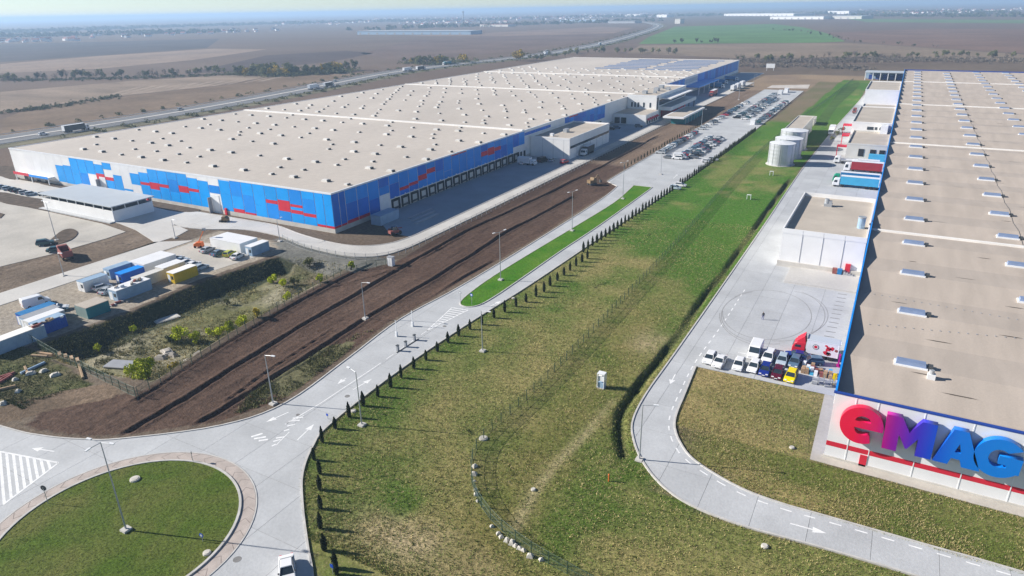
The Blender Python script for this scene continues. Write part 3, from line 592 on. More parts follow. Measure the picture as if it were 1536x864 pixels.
# roof: ridges, smoke vents, rooflight strips
for y in (259.0, 401.0, 509.0): MB().prism_y([(X0-X1+0.4, 0), (-0.4, 0), (-0.4, 0.45), (X0-X1+0.4, 0.45)], -0.9, 0.9).build('roof_ridge', 'roof_ridge', rf, (0, y-Y0, WH-0.14))
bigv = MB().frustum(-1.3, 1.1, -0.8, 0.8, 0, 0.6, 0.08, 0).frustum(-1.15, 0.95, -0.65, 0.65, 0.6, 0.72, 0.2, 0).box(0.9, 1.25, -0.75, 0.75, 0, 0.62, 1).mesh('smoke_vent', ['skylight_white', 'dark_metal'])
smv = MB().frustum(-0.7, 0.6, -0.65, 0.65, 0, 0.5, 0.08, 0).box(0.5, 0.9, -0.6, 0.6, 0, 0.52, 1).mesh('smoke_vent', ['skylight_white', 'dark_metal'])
vx = [-141,-150.2,-163.6,-173.8,-187,-201.6,-215.6,-227.5,-240,-252,-264.5,-277,-289,-301]
vy = [152,172,192,207,227,246,268,288,306,326,346,366,386,410,428,446,466,486,500,522,540,556]; vents = []
for j, y in enumerate(vy):
    for i, x in enumerate(vx):
        if shade.random() < 0.07: continue
        vents.append((x+shade.uniform(-.5,.5), y+shade.uniform(-.4,.4), bigv if (i+j) % 3 else smv))
    for i in range(0, len(vx)-1):
        if shade.random() < 0.34: vents.append((vx[i]-5+shade.uniform(-1,1), y+9+shade.uniform(-1,1), smv))
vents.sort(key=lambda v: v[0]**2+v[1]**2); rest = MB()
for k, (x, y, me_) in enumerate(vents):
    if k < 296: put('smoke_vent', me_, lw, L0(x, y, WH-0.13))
    else: rest.frustum(x-X1-1.1, x-X1+1.1, y-Y0-0.8, y-Y0+0.8, WH-0.13, WH+0.5, 0.12)
stuff(rest.build('smoke_vents', 'skylight_white', lw))
for j, y in enumerate(np.arange(566, 686, 15)):
    for x in (-232, -188):
        MB().prism_y([(0,0),(38,0),(38,0.5),(37.6,0.7),(0.4,0.7),(0,0.5)], -1.1, 1.1).build('rooflight_strip', 'skylight_blue', lw, L0(x+(j % 2)*2, y, WH-0.13))
# ------------------------------------------------------------------ annexes along the blue warehouse
def flat_building(name, label, x0, x1, y0, y1, h, wall='white_wall', roof='roof_beige', par=0.7, z0=-0.2):
    t = thing(name, label, 'building', (x0, y0, 0)); w_, d_ = x1-x0, y1-y0
    MB().box(0, w_, 0, d_, z0, h-0.05).build('wall', wall, t); MB().box(0.25, w_-0.25, 0.25, d_-0.25, h-0.06, h+0.02).build('roof', roof, t)
    p = MB(); p.box(-0.06, w_+0.06, -0.06, 0.24, h-0.08, h+par); p.box(-0.06, w_+0.06, d_-0.24, d_+0.06, h-0.08, h+par); p.box(-0.06, 0.24, 0.242, d_-0.242, h-0.08, h+par); p.box(w_-0.24, w_+0.06, 0.242, d_-0.242, h-0.08, h+par)
    p.build('parapet', wall, t); return t
def wbox(parent, name, m, x0, x1, y0, y1, z0, z1):
    ox, oy, oz = parent.location; return MB().box(x0-ox, x1-ox, y0-oy, y1-oy, z0, z1).build(name, m, parent)
a1 = flat_building('white_annex', 'white flat-roofed annex with long dark window band beside the blue warehouse', -138.0, -119.2, 264.5, 310, 8.3)
wbox(a1, 'window_band', 'glass', -119.3, -119.06, 265.2, 309.5, 4.6, 5.6)
for y in np.arange(272, 309, 7.5): wbox(a1, 'panel_joint', 'grey_metal', -119.22, -119.12, y, y+0.1, 0, 4.5)
for x in np.arange(-132, -119.5, 5): wbox(a1, 'panel_joint', 'grey_metal', x, x+0.1, 264.485, 264.52, 0, 8.2)
a1u = wbox(a1, 'roof_unit', 'galvanised', -130, -128.2, 281, 284, 8.3, 9.8); wbox(a1, 'roof_unit', 'white_metal', -131.2, -129.8, 270, 271.5, 8.3, 9.5)
o1 = thing('office_building', 'white office building with terrace, ribbon window and red awnings by the blue warehouse', 'office', (-138, 363, 0))
wbox(o1, 'low_wing', 'white_wall', -138, -119.0, 364, 386, -0.2, 5.5); wbox(o1, 'roof', 'roof_beige', -137.7, -119.3, 364.3, 386, 5.5, 5.56)
wbox(o1, 'tower', 'white_wall', -137.9, -120.6, 386, 446, -0.2, 12.6); wbox(o1, 'roof', 'roof_beige', -137.5, -121, 386.4, 445.6, 12.6, 12.66)
for a in ((-137.9,-120.6,386,386.35),(-137.9,-120.6,445.65,446),(-120.95,-120.6,386.35,445.65)): wbox(o1, 'parapet', 'white_panel', a[0]-0.03, a[1]+0.03, a[2], a[3], 12.55, 13.3)
wbox(o1, 'terrace_block', 'white_wall', -120.5, -113.6, 392, 446, 4.6, 6.6); wbox(o1, 'terrace_floor', 'roof_grey', -120.3, -114, 392.3, 445.6, 6.6, 6.65)
wbox(o1, 'roof_canopy', 'white_panel', -120.5, -114.5, 394, 440, 10.6, 11.2); wbox(o1, 'ribbon_window', 'glass', -120.7, -120.45, 391, 444, 7.3, 10.3)
wbox(o1, 'stair_window', 'glass', -120.75, -120.5, 386.8, 389.5, 1, 12)
wbox(o1, 'terrace_support', 'red_panel', -120.4, -119.9, 395, 445, -0.2, 4.6)
for y in (396,408,420,432,444): wbox(o1, 'column', 'dark_metal', -114.6, -114.1, y, y+0.5, -0.2, 4.6)
for x in (-135.5,-133.6,-131.7,-128.4,-124.6): wbox(o1, 'window', 'glass', x, x+0.9, 385.9, 386.2, 6.6, 9.2)
for x in (-137,-133.2): wbox(o1, 'dock_door', 'dark_opening', x, x+3, 363.9, 364.3, 0.4, 3.6)
wbox(o1, 'service_door', 'white_metal', -129, -126.6, 363.88, 364.3, 0, 3.2)
for y in np.arange(365, 385, 4): 
    MB().add([(0,0,3.4),(0,3.4,3.4),(1.1,3.4,2.6),(1.1,0,2.6),(0,0,3.3),(0,3.4,3.3),(1.1,3.4,2.5),(1.1,0,2.5)], [(3,2,1,0),(4,5,6,7),(0,1,5,4),(2,3,7,6),(1,2,6,5),(3,0,4,7)]).build('awning', 'red_panel', o1, (19.02, y-363, 0)); wbox(o1, 'window', 'glass', -119.05, -118.94, y+0.4, y+3, 0.5, 2.5)
for x, y, s in ((-133,397,2.4),(-128,402,1.6),(-131,412,2.8),(-126,420,2.2),(-133,428,2.6)): wbox(o1, 'roof_unit', 'galvanised', x, x+s, y, y+s*1.4, 12.66, 12.66+s*0.7)
g1 = thing('gate_pavilion', 'low white flat-roofed pavilion beside the car park and office', 'pavilion', (-112, 372, 0))
wbox(g1, 'wall', 'teal_metal', -108.5, -101.2, 376, 414, -0.2, 3.4); wbox(g1, 'roof', 'white_panel', -112.0, -100.4, 371.5, 416, 3.4, 4.3); wbox(g1, 'roof_deck', 'roof_beige', -111, -101.4, 373, 415, 4.3, 4.34)
for y in np.arange(377, 413, 6): wbox(g1, 'column', 'galvanised', -101.0, -100.7, y, y+0.3, -0.2, 3.4)
sh = thing('grey_roof_shed', 'white open-sided shed with wide grey metal roof beside the truck park', 'shed', (-249, 119, 0))
sh.location = (-249, 119, 0)
wbox(sh, 'wall', 'white_wall', -248.6, -209.6, 119.2, 119.5, -0.2, 3.6); wbox(sh, 'wall', 'white_wall', -209.9, -209.6, 119.51, 132.6, -0.2, 3.6); wbox(sh, 'wall', 'white_wall', -248.6, -248.3, 119.51, 132.6, -0.2, 3.6); wbox(sh, 'wall', 'white_wall', -248.6, -209.6, 132.61, 132.9, -0.2, 3.6)
wbox(sh, 'roof', 'roof_grey', -249.4, -208.9, 118.6, 133.5, 5.0, 5.3); wbox(sh, 'inner_floor', 'concrete', -248.2, -210, 119.6, 132.5, -0.1, 0.12); wbox(sh, 'shade_core', 'dark_metal', -247.6, -210.6, 121.0, 131.5, 0.1, 4.95); wbox(sh, 'step', 'concrete', -249.5, -209.6, 117.6, 119.15, -0.1, 0.35)  # dark core added inside so the openings under the roof read as shaded
for x in np.linspace(-248.5, -209.85, 9):
    for y in (119.22, 132.7): wbox(sh, 'column', 'white_metal', x-0.02, x+0.23, y, y+0.22, 3.6, 5.0)
for y in (123.5, 128): wbox(sh, 'column', 'white_metal', -209.85, -209.65, y, y+0.22, 3.6, 5.0); wbox(sh, 'column', 'white_metal', -248.55, -248.35, y, y+0.22, 3.6, 5.0)
# ------------------------------------------------------------------ signed warehouse on the right
RX, RY0, RY1, RH = -1.0, 92.0, 645.0, 10.5
rw = thing('sign_warehouse', 'long warehouse with old beige roof and big red-to-blue letters on its white end wall', 'warehouse', (RX, RY0, 0))
W_ = 131.0; D_ = RY1-RY0
MB().box(0.05, W_, 0.05, D_, -0.3, 8.7).build('wall', 'blue_navy', rw)
cols = [0, 2.75, 5.45]+[5.45+5.42*k for k in range(1, 24)]
for k in range(len(cols)-1):
    a0, a1_ = cols[k], min(cols[k+1], W_); 
    for z0, z1, m in ((0.35, 2.02, 'white_panel'), (2.02, 2.78, 'red_panel'), (2.78, 10.45, 'white_panel')):
        MB().box(0.045, a1_-a0-0.045, -0.12 if m != 'red_panel' else -0.135, 0.06, z0, z1).build('wall_panel', m, rw, (a0, 0, 0))
    MB().box(a0-0.06, a0+0.06, -0.16, 0.04, 0.3, 10.42).build('panel_joint', 'white_metal', rw) if k else None
MB().box(-0.1, W_, -0.2, 0.06, -0.3, 0.34).build('plinth', 'plinth', rw)
MB().box(4.5, 5.4, -0.2, 0.0, -0.1, 1.85).build('door', 'red_panel', rw)
pp = MB(); pp.box(-0.02, 0.26, 0.37, D_, 8.7, RH); pp.box(0.34, W_, D_-0.34, D_, 8.7, RH-0.2); pp.build('parapet', 'blue_navy', rw)
MB().box(-0.16, W_, -0.18, 0.36, RH-0.05, RH+0.12).build('coping', 'blue_navy', rw); MB().box(0.0, W_, 0.04, 0.34, 8.7, RH-0.06).build('parapet', 'white_wall', rw)
MB().box(-0.06, 0.20, 0.372, D_, RH+0.0, RH+0.06).build('coping', 'blue_mid', rw)
bay = 20.85; rm = MB(); prof = []
y = 0.0; zhi, zlo = 10.15, 9.35
ybr = [0.34]; zbr = [zhi-0.35]
yy = 3.0; up = False
while yy < D_-0.4:
    ybr.append(yy); zbr.append(zlo if not up else zhi); up = not up; yy += bay/2
ybr.append(D_-0.35); zbr.append(9.5)
for i in range(len(ybr)-1):
    rm.add([(0.2,ybr[i],zbr[i]),(W_,ybr[i],zbr[i]),(W_,ybr[i+1],zbr[i+1]),(0.2,ybr[i+1],zbr[i+1])], [(0,1,2,3)])
rroof = rm.build('roof', 'roof_old', rw)
def rz_at(yw): return float(np.interp(yw-RY0, ybr, zbr))
for yw in (178.2, 302.5, 423.0, 549.0):
    MB().box(0.34, W_, yw-RY0-0.35, yw-RY0+0.35, rz_at(yw)-0.5, rz_at(yw)+0.45).build('fire_wall_cap', 'roof_ridge', rw)
sk1 = MB().frustum(-2.1, 2.1, -0.85, 0.85, -0.4, 0.75, 0.22).mesh('skylight', ['skylight_blue'])
skb = MB().box(-2.2, 2.2, -0.95, 0.95, -0.5, 0.25).mesh('skylight_frame', ['white_metal'])
hv = MB().box(-0.35, 0.35, -0.55, 0.55, -0.3, 0.55).mesh('shade_block', ['dark_metal'])  # dark box standing in for the shade at a skylight's right end
for xw, yfirst in ((8.0, 106.0), (26.8, 121.5), (46, 111), (65, 119), (86, 108)):
    for k in range(26):
        yw = yfirst+k*20.75
        if yw > 640: break
        if abs(yw-178.2) < 1 or (xw > 40 and k < 2): continue
        z = rz_at(yw); f = put('skylight_frame', skb, rw, (xw-RX, yw-RY0, z)); put('skylight', sk1, f); put('shade_block', hv, f, (2.5, 0, 0))
for k in range(22):                                   # tar patches and seams
    yw = [100,104,118,124,132,139,150,158,165,190,200,215,231,244,262,280,295,320,345,370,400,440][k]; xw = [14,9.5,12,22,6,24,17,8,21,13,28,33,19,30,14,37,22,35,18,40,30,45][k]; l = 0.8+shade.random()*1.6; z = rz_at(yw)
    z2 = rz_at(yw+0.35); pts = [(-l, 0.0), (-l*0.3, -0.14), (l*0.5, -0.1), (l, 0.03), (l*0.55, 0.18), (-l*0.4, 0.14)]
    s = (rz_at(yw+0.3)-rz_at(yw-0.3))/0.6
    MB().add([(p[0], p[1], p[1]*s) for p in pts], [(0,1,2,3,4,5)]).build('roof_patch', 'roof_patch', rw, (xw-RX, yw-RY0, z+0.012))
vt = thing('roof_vent', 'small white ventilator standing on the old beige roof', 'ventilator', (10.6, 103.2, rz_at(103.2)-0.15)); MB().box(-0.5,0.5,-0.4,0.4,0,0.9).build('housing', 'white_metal', vt); MB().cyl((0,0,0.9),(0,0,1.5),0.28,n=10).build('stack', 'galvanised', vt); MB().box(-0.2,0.2,0.4,2.6,0.1,0.45).build('duct', 'white_metal', vt)
# conductor wires on the roof held by small blocks
for (xa, ya), (xb, yb) in (((0.6,135),(34,132)), ((0.6,119.5),(34,126))):
    n = 26
    for i in range(n):
        x, yv = xa+(xb-xa)*i/n, ya+(yb-ya)*i/n; MB().box(-0.1,0.1,-0.1,0.1,-0.05,0.1).build('wire_block', 'grey_metal', rw, (x-RX, yv-RY0, rz_at(yv)))
for i in range(len(ybr)-1):                            # conductor cable along the second row of skylights
    if ybr[i] > 15: MB().add([(30.3,ybr[i],zbr[i]+0.03),(30.42,ybr[i],zbr[i]+0.03),(30.42,ybr[i+1],zbr[i+1]+0.03),(30.3,ybr[i+1],zbr[i+1]+0.03)], [(0,1,2,3)]).build('roof_cable', 'dark_metal', rw)
# letters: solid, standing off the wall
def letter_mat():
    m = bpy.data.materials.new('letter_gradient'); m.use_nodes = True; t = m.node_tree; N = t.nodes; Lk = t.links.new; b = N['Principled BSDF']; b.inputs['Roughness'].default_value = 0.35
    g = N.new('ShaderNodeNewGeometry'); s = N.new('ShaderNodeSeparateXYZ'); Lk(g.outputs['Position'], s.inputs[0]); r = N.new('ShaderNodeMapRange'); r.inputs[1].default_value = 0.0; r.inputs[2].default_value = 21.0; Lk(s.outputs[0], r.inputs[0])
    c = N.new('ShaderNodeValToRGB'); Lk(r.outputs[0], c.inputs[0]); e = c.color_ramp.elements; e[0].position = 0.10; e[0].color = (0.80,0.004,0.05,1); e[1].position = 0.85; e[1].color = (0.0,0.19,0.66,1)
    for p, q_ in ((0.22,(0.62,0.002,0.12,1)),(0.32,(0.26,0.0,0.30,1)),(0.44,(0.05,0.015,0.48,1)),(0.53,(0.005,0.06,0.56,1)),(0.66,(0.0,0.16,0.66,1))): k = e.new(p); k.color = q_
    Lk(c.outputs[0], b.inputs['Base Color']); MATS['letter_gradient'] = m
letter_mat()
def letter(outer, holes=()):
    cu = bpy.data.curves.new('letter', 'CURVE'); cu.dimensions = '2D'; cu.fill_mode = 'BOTH'; cu.extrude = 0.45; cu.bevel_depth = 0.0
    for pl in (outer,)+tuple(holes):
        sp = cu.splines.new('POLY'); sp.points.add(len(pl)-1); sp.use_cyclic_u = True
        for i, p in enumerate(pl): sp.points[i].co = (p[0], p[1], 0, 1)
    tmp = bpy.data.objects.new('tmp', cu); COL.objects.link(tmp); dg = bpy.context.evaluated_depsgraph_get(); me_ = bpy.data.meshes.new_from_object(tmp.evaluated_get(dg)); bpy.data.objects.remove(tmp)
    me_.materials.clear(); me_.materials.append(m_('letter_gradient')); o = put('letter', me_, rw, (0-RX+0.12, -0.78, 0.62)); o.rotation_euler = (RAD(90), 0, 0); return o
def arc(cx, cz, rx, rz, a0, a1, n=28): return [(cx+rx*math.cos(RAD(a)), cz+rz*math.sin(RAD(a))) for a in np.linspace(a0, a1, n)]
# e : outer bowl, open to the lower right, with an eye
eo = arc(2.75, 6.35, 2.55, 2.75, -52, -10+0, 2)[:1]
eo = arc(2.75, 6.35, 2.65, 2.80, -8, 302, 44)
ei = [(4.0,4.95)]+arc(2.9, 6.0, 1.15, 1.25, 300, 205, 12)
e_out = eo[:]+[(3.9,5.15)]+arc(3.0, 5.75, 1.0, 0.8, 300, 180, 10)+[(1.9,5.96)]
letter(e_out, [arc(2.85, 7.0, 0.95, 0.85, 0, 180, 16)])
letter([(5.6,3.75),(5.45,9.0),(7.25,9.0),(8.35,6.9),(9.55,9.0),(11.25,9.0),(11.35,3.75),(9.5,3.75),(9.48,6.35),(8.45,4.5),(8.25,4.5),(7.25,6.35),(7.3,3.75)])
letter([(11.5,3.75),(13.05,9.0),(14.65,9.0),(16.75,3.75),(14.75,3.75),(14.4,4.75),(13.45,4.75),(13.2,3.75)], [[(13.65,5.75),(14.35,5.75),(14.0,7.1)]])
go = arc(18.35, 6.3, 2.7, 2.75, 38, 318, 40)
letter(go+[(20.7,4.5),(20.75,6.75),(18.3,6.75),(18.3,5.55),(19.2,5.55),(19.2,5.15)]+arc(18.35, 6.3, 1.15, 1.3, 300, 50, 20))
for x in (2.7, 8.3, 14, 18.4): MB().box(x-0.1, x+0.1, -0.35, 0.0, 5.0, 5.2).build('letter_bracket', 'grey_metal', rw, (-RX, 0, 0)); MB().box(x-0.1, x+0.1, -0.35, 0.0, 7.6, 7.8).build('letter_bracket', 'grey_metal', rw, (-RX, 0, 0))
# dock doors in the west wall of the signed warehouse
for k in range(13): MB().box(-0.12, 0.05, -1.4, 1.4, 0.2, 3.4).build('dock_door', 'grey_metal', rw, (0, 126+k*3.55-RY0, 0))
# ------------------------------------------------------------------ annexes along the signed warehouse
b1 = flat_building('dock_annex', 'white box-shaped annex with deep parapet beside the yard with parked cars', -19.6, -1.25, 169.8, 208.5, 8.6, par=1.1)
for x in (-15, -10.4, -5.8): wbox(b1, 'panel_joint', 'grey_metal', x, x+0.06, 169.735-0.006, 169.82, 1.6, 9.6)
wbox(b1, 'plinth', 'plinth', -19.9, -1.25, 169.4, 169.83, -0.2, 1.5); wbox(b1, 'ramp', 'concrete_bright', -16.5, -1.3, 158.5, 169.4, -0.1, 0.55)
wbox(b1, 'door', 'red_panel', -4.7, -3.6, 169.3, 169.75, 0.5, 3.0)
st = MB(); 
for i in range(5): st.box(-4.9+i*0.55, -4.4+i*0.55, 168.3, 169.3, -0.05+0.5, 1.4-i*0.2)
ox = b1.location; stt = st.build('metal_stair', 'galvanised', b1, (-ox[0], -ox[1], 0))
fan = thing('roof_fan', 'grey metal fan unit on the flat annex roof', 'fan', (-12.4, 199.5, 8.62)); MB().box(-1,1,-0.9,0.9,0,0.8).build('base', 'galvanised', fan); MB().cyl((-0.4,0,0.8),(-0.4,0,2.0),0.6,n=12).build('stack', 'galvanised', fan); MB().box(0.1,0.9,-0.5,0.5,0.8,1.5).build('housing', 'grey_metal', fan)
fan = thing('roof_chimney', 'pale blue cylindrical flue standing at the annex roof edge', 'flue', (-3.2, 181.5, 8.62)); MB().cyl((0,0,0),(0,0,2.6),0.85,n=16).build('flue', 'container_pale', fan); MB().cyl((0,0,2.6),(0,0,2.9),0.95,n=16).build('cap', 'galvanised', fan)
for i, (m, x) in enumerate((('rust_red', -7.2), ('blue_tarp', -6.1))): tag(MB().frustum(0,0.9,0,0.8,0,1.2,-0.06).box(-0.06,0.96,-0.08,0.92,1.2,1.3).build('waste_bin', m, None, (x,168.2,0.55)), ('red' if i == 0 else 'blue')+' waste bin at the foot of the white annex wall', 'bin')
b2 = flat_building('loading_annex', 'cream low annex with three dark dock doors beside parked trailers', -16.2, -1.25, 316, 351, 5.6, 'cream_wall', par=0.5)
for x in (-11.6,-7.3,-3.9): wbox(b2, 'dock_door', 'dark_opening', x, x+2.1, 315.85, 316.1, 1.0, 4.0)
b3 = flat_building('entrance_annex', 'white tall annex with red canopies and small dark windows between truck bays', -17.4, -1.25, 351.2, 408, 9.4, par=0.5)
for x, w2 in ((-11,2.6),(-7.8,0.9),(-6.0,0.9)): wbox(b3, 'window', 'glass', x, x+w2, 351.05, 351.3, 6.6, 7.9)
wbox(b3, 'plant_unit', 'white_metal', -5.5, -2.6, 347.0, 351.0, 5.65, 9.2)
for x0, y0, x1, y1, z in ((-20,317,-16.3,320,4.6),(-20.5,345,-17.5,351,4.6),(-22.5,376,-17.5,380,4.6)): 
    c_ = wbox(b3, 'canopy', 'red_panel', x0, x1, y0, y1, z-0.6, z); wbox(b3, 'canopy_post', 'red_panel', x0+0.1, x0+0.4, y0+0.2, y0+0.5, -0.2, z-0.6)
b4 = flat_building('rear_annex', 'white annex with bright front wall at the far end of the yard', -20.0, -1.25, 492, 548, 9.2, par=0.6)
wbox(b4, 'plinth', 'plinth', -10, -1.3, 489, 491.9, -0.2, 1.3)
b5 = flat_building('middle_annex', 'low white annex with a pale wall behind the red lorry cab', -17.6, -1.25, 408.2, 440, 7.0, par=0.5)
pg = thing('frame_shed', 'open frame shed with white columns beyond the rear annex', 'shed', (-29, 660, 0))
wbox(pg, 'roof', 'roof_grey', -29.5, -0.4, 659, 676, 6.0, 6.5); wbox(pg, 'rear_wall', 'container_pale', -29, -0.8, 674, 674.3, -0.2, 6)
for x in np.linspace(-29.2, -1.2, 6): wbox(pg, 'column', 'white_metal', x, x+0.6, 659.2, 659.8, -0.2, 6); 
for x in np.linspace(-25, -4, 5): wbox(pg, 'rack', 'blue_navy', x-1.5, x+1.5, 668, 671, -0.2, 3.6)
# tanks and pump house
def tank(x, y, r, h, label):
    t = thing('water_tank', label, 'tank', (x, y, 0), group='steel water tanks on the lawn')
    n = 40; rows = 6; mb = MB(); vs = []
    for j in range(rows*2+1):
        for i in range(n): a = 2*math.pi*i/n; rr = r+(0.035 if j % 2 else 0); vs.append((rr*math.cos(a), rr*math.sin(a), -0.2+(h+0.2)*j/(rows*2)))
    mb.add(vs, [(j*n+i, j*n+(i+1) % n, (j+1)*n+(i+1) % n, (j+1)*n+i) for j in range(rows*2) for i in range(n)]); mb.build('shell', 'tank_steel', t)
    MB().cyl((0,0,h), (0,0,h+0.5), r+0.12, 0.3, n=40).build('roof', 'white_metal', t); MB().cyl((0,0,0.0),(0,0,0.14),r+0.7,n=40).build('foundation', 'concrete_bright', t)
    ld = MB(); ld.box(-0.3,-0.25,-r-0.35,-r-0.3,0,h+1); ld.box(0.25,0.3,-r-0.35,-r-0.3,0,h+1)
    for k in range(int(h/0.5)): ld.box(-0.3,0.3,-r-0.35,-r-0.3,0.4+k*0.5,0.45+k*0.5)
    ld.build('ladder', 'galvanised', t)
    for k in range(12): a = 2*math.pi*k/12; MB().box(-0.06,0.06,-0.06,0.06,0.1,h).build('stiffener', 'galvanised', t, ((r+0.06)*math.cos(a),(r+0.06)*math.sin(a),0))
    return t
tank(-38.2, 291.6, 4.85, 8.6, 'silver corrugated water tank with white roof standing on the lawn, nearest the yard cars')
tank(-38.0, 307.5, 5.4, 8.0, 'silver corrugated water tank between the front tank and the pump house')
tank(-38.6, 327.5, 5.6, 8.2, 'silver corrugated water tank touching the long beige roof of the pump house')
ph = flat_building('pump_house', 'long low pump house with beige roof behind the water tanks', -44.2, -36.8, 336, 380, 6.8, 'cream_wall', par=0.3)
for y in (345, 356, 367): wbox(ph, 'door', 'grey_metal', -36.85, -36.7, y, y+2.4, 0, 2.8)
yb = flat_building('pump_store', 'small low concrete store behind the pump house', -47, -38, 398, 409, 3.2, 'cream_wall', 'concrete_warm', par=0.2)
tag(MB().box(0,7,0,12,-0.1,0.25).box(0.5,6.5,1,11,0.25,1.1).build('utility_pit', 'concrete_warm', None, (-47.5,384,0)), 'low concrete utility pit between the pump house and store', 'pit')
# ------------------------------------------------------------------ vehicles
def bevel_prism(mb, prof, w, b=0.09, mi=0):            # side profile (x, z) swept across y with chamfered flanks
    n = len(prof); a = sum(prof[i][0]*prof[(i+1)%n][1]-prof[(i+1)%n][0]*prof[i][1] for i in range(n))
    if a < 0: prof = prof[::-1]
    cx = sum(p[0] for p in prof)/n; cz = sum(p[1] for p in prof)/n; o = len(mb.v)
    for yv, k in ((-w, b), (-w+b, 0), (w-b, 0), (w, b)):
        for p in prof:
            dx, dz = p[0]-cx, p[1]-cz; l = math.hypot(dx, dz)+1e-9; s = max(0, 1-k/l); mb.v.append((cx+dx*s, yv, cz+dz*s))
    mb.f.append(tuple(o+i for i in range(n))); mb.m.append(mi); mb.f.append(tuple(o+3*n+i for i in range(n-1,-1,-1))); mb.m.append(mi)
    for r in range(3):
        for i in range(n): j = (i+1) % n; mb.f.append((o+r*n+j, o+r*n+i, o+(r+1)*n+i, o+(r+1)*n+j)); mb.m.append(mi)
    return mb
KIND = {  # lower body profile, glasshouse base (x0,x1), roof (x0,x1), belt z, roof z, half width, wheelbase x
 'sedan': ([(-2.25,0.35),(-2.3,0.62),(-2.2,0.92),(-1.5,0.98),(0.75,0.96),(1.75,0.82),(2.2,0.66),(2.25,0.35),(1.9,0.22),(-1.9,0.22)], (-1.75,1.05), (-1.0,0.25), 0.95, 1.45, 0.88, (-1.35,1.4)),
 'hatch': ([(-1.95,0.35),(-2.02,0.65),(-1.98,0.98),(0.7,0.98),(1.5,0.86),(1.95,0.68),(2.0,0.35),(1.7,0.22),(-1.7,0.22)], (-1.95,1.0), (-1.55,0.2), 0.97, 1.5, 0.86, (-1.25,1.3)),
 'suv': ([(-2.2,0.4),(-2.28,0.8),(-2.2,1.08),(0.8,1.08),(1.75,0.98),(2.2,0.8),(2.25,0.4),(1.9,0.28),(-1.9,0.28)], (-2.15,1.1), (-1.85,0.3), 1.07, 1.72, 0.92, (-1.35,1.4)),
 'van': ([(-2.7,0.4),(-2.75,1.2),(-2.7,2.2),(-2.55,2.35),(0.95,2.35),(1.3,2.2),(2.0,1.25),(2.7,1.05),(2.8,0.45),(2.4,0.28),(-2.4,0.28)], None, None, 1.2, 2.3, 0.98, (-1.6,1.75))}
_cm = {}
def wheel_bits(mb_t, mb_r, wx, w, r=0.33):
    for x in wx:
        for s in (-1, 1): mb_t.cyl((x, s*(w-0.2), r), (x, s*(w+0.02), r), r, n=12); mb_r.cyl((x, s*(w-0.1), r), (x, s*(w+0.035), r), r*0.6, n=10)
def glass_into(mb, kind, gi, bi):
    prof, gb, gr, zb, zr, w, wx = KIND[kind]
    if gb:
        x0, x1 = gb; r0, r1 = gr; wi, wr = w-0.06, w-0.24; zt = zr-0.06
        mb.add([(x0,-wi,zb-0.02),(x1,-wi,zb-0.02),(x1,wi,zb-0.02),(x0,wi,zb-0.02),(r0,-wr,zt),(r1,-wr,zt),(r1,wr,zt),(r0,wr,zt)], [(0,3,2,1),(4,5,6,7),(0,1,5,4),(1,2,6,5),(2,3,7,6),(3,0,4,7)], gi)
    else:
        mb.add([(1.28,-w+0.12,2.16),(1.28,w-0.12,2.16),(1.95,w-0.08,1.36),(1.95,-w+0.08,1.36)], [(3,2,1,0)], gi)
        v = [(p[0]+0.03, p[1], p[2]+0.03) for p in mb.v[-4:]]; mb.v[-4:] = v
        for s in (-1, 1): mb.add([(0.35,s*(w+0.012),1.4),(1.5,s*(w+0.012),1.4),(1.05,s*(w+0.012),2.05),(0.35,s*(w+0.012),2.05)], [(0,1,2,3) if s < 0 else (3,2,1,0)], gi)
def roof_into(mb, kind, bi):
    prof, gb, gr, zb, zr, w, wx = KIND[kind]
    if not gb: return
    r0, r1 = gr; wr = w-0.22
    mb.frustum(r0-0.05, r1+0.08, -wr, wr, zr-0.065, zr, 0.07, bi)
    for x0, x1 in ((gb[0], r0), (gb[1], r1)):           # pillars
        for s in (-1, 1): mb.cyl((x0, s*(w-0.06), zb), (x1, s*wr, zr-0.03), 0.045, n=4, mi=bi)
def far_car(kind, colr_):
    k = (kind, colr_)
    if k not in _cm:
        mb = MB(); bevel_prism(mb, KIND[kind][0], KIND[kind][5]); glass_into(mb, kind, 1, 0); roof_into(mb, kind, 0); t = MB(); r = MB(); wheel_bits(t, r, KIND[kind][6], KIND[kind][5]); mb.add(t.v, t.f, 2)
        _cm[k] = mb.mesh('parked_car', ['car_'+colr_, 'glass', 'rubber'])
    return _cm[k]
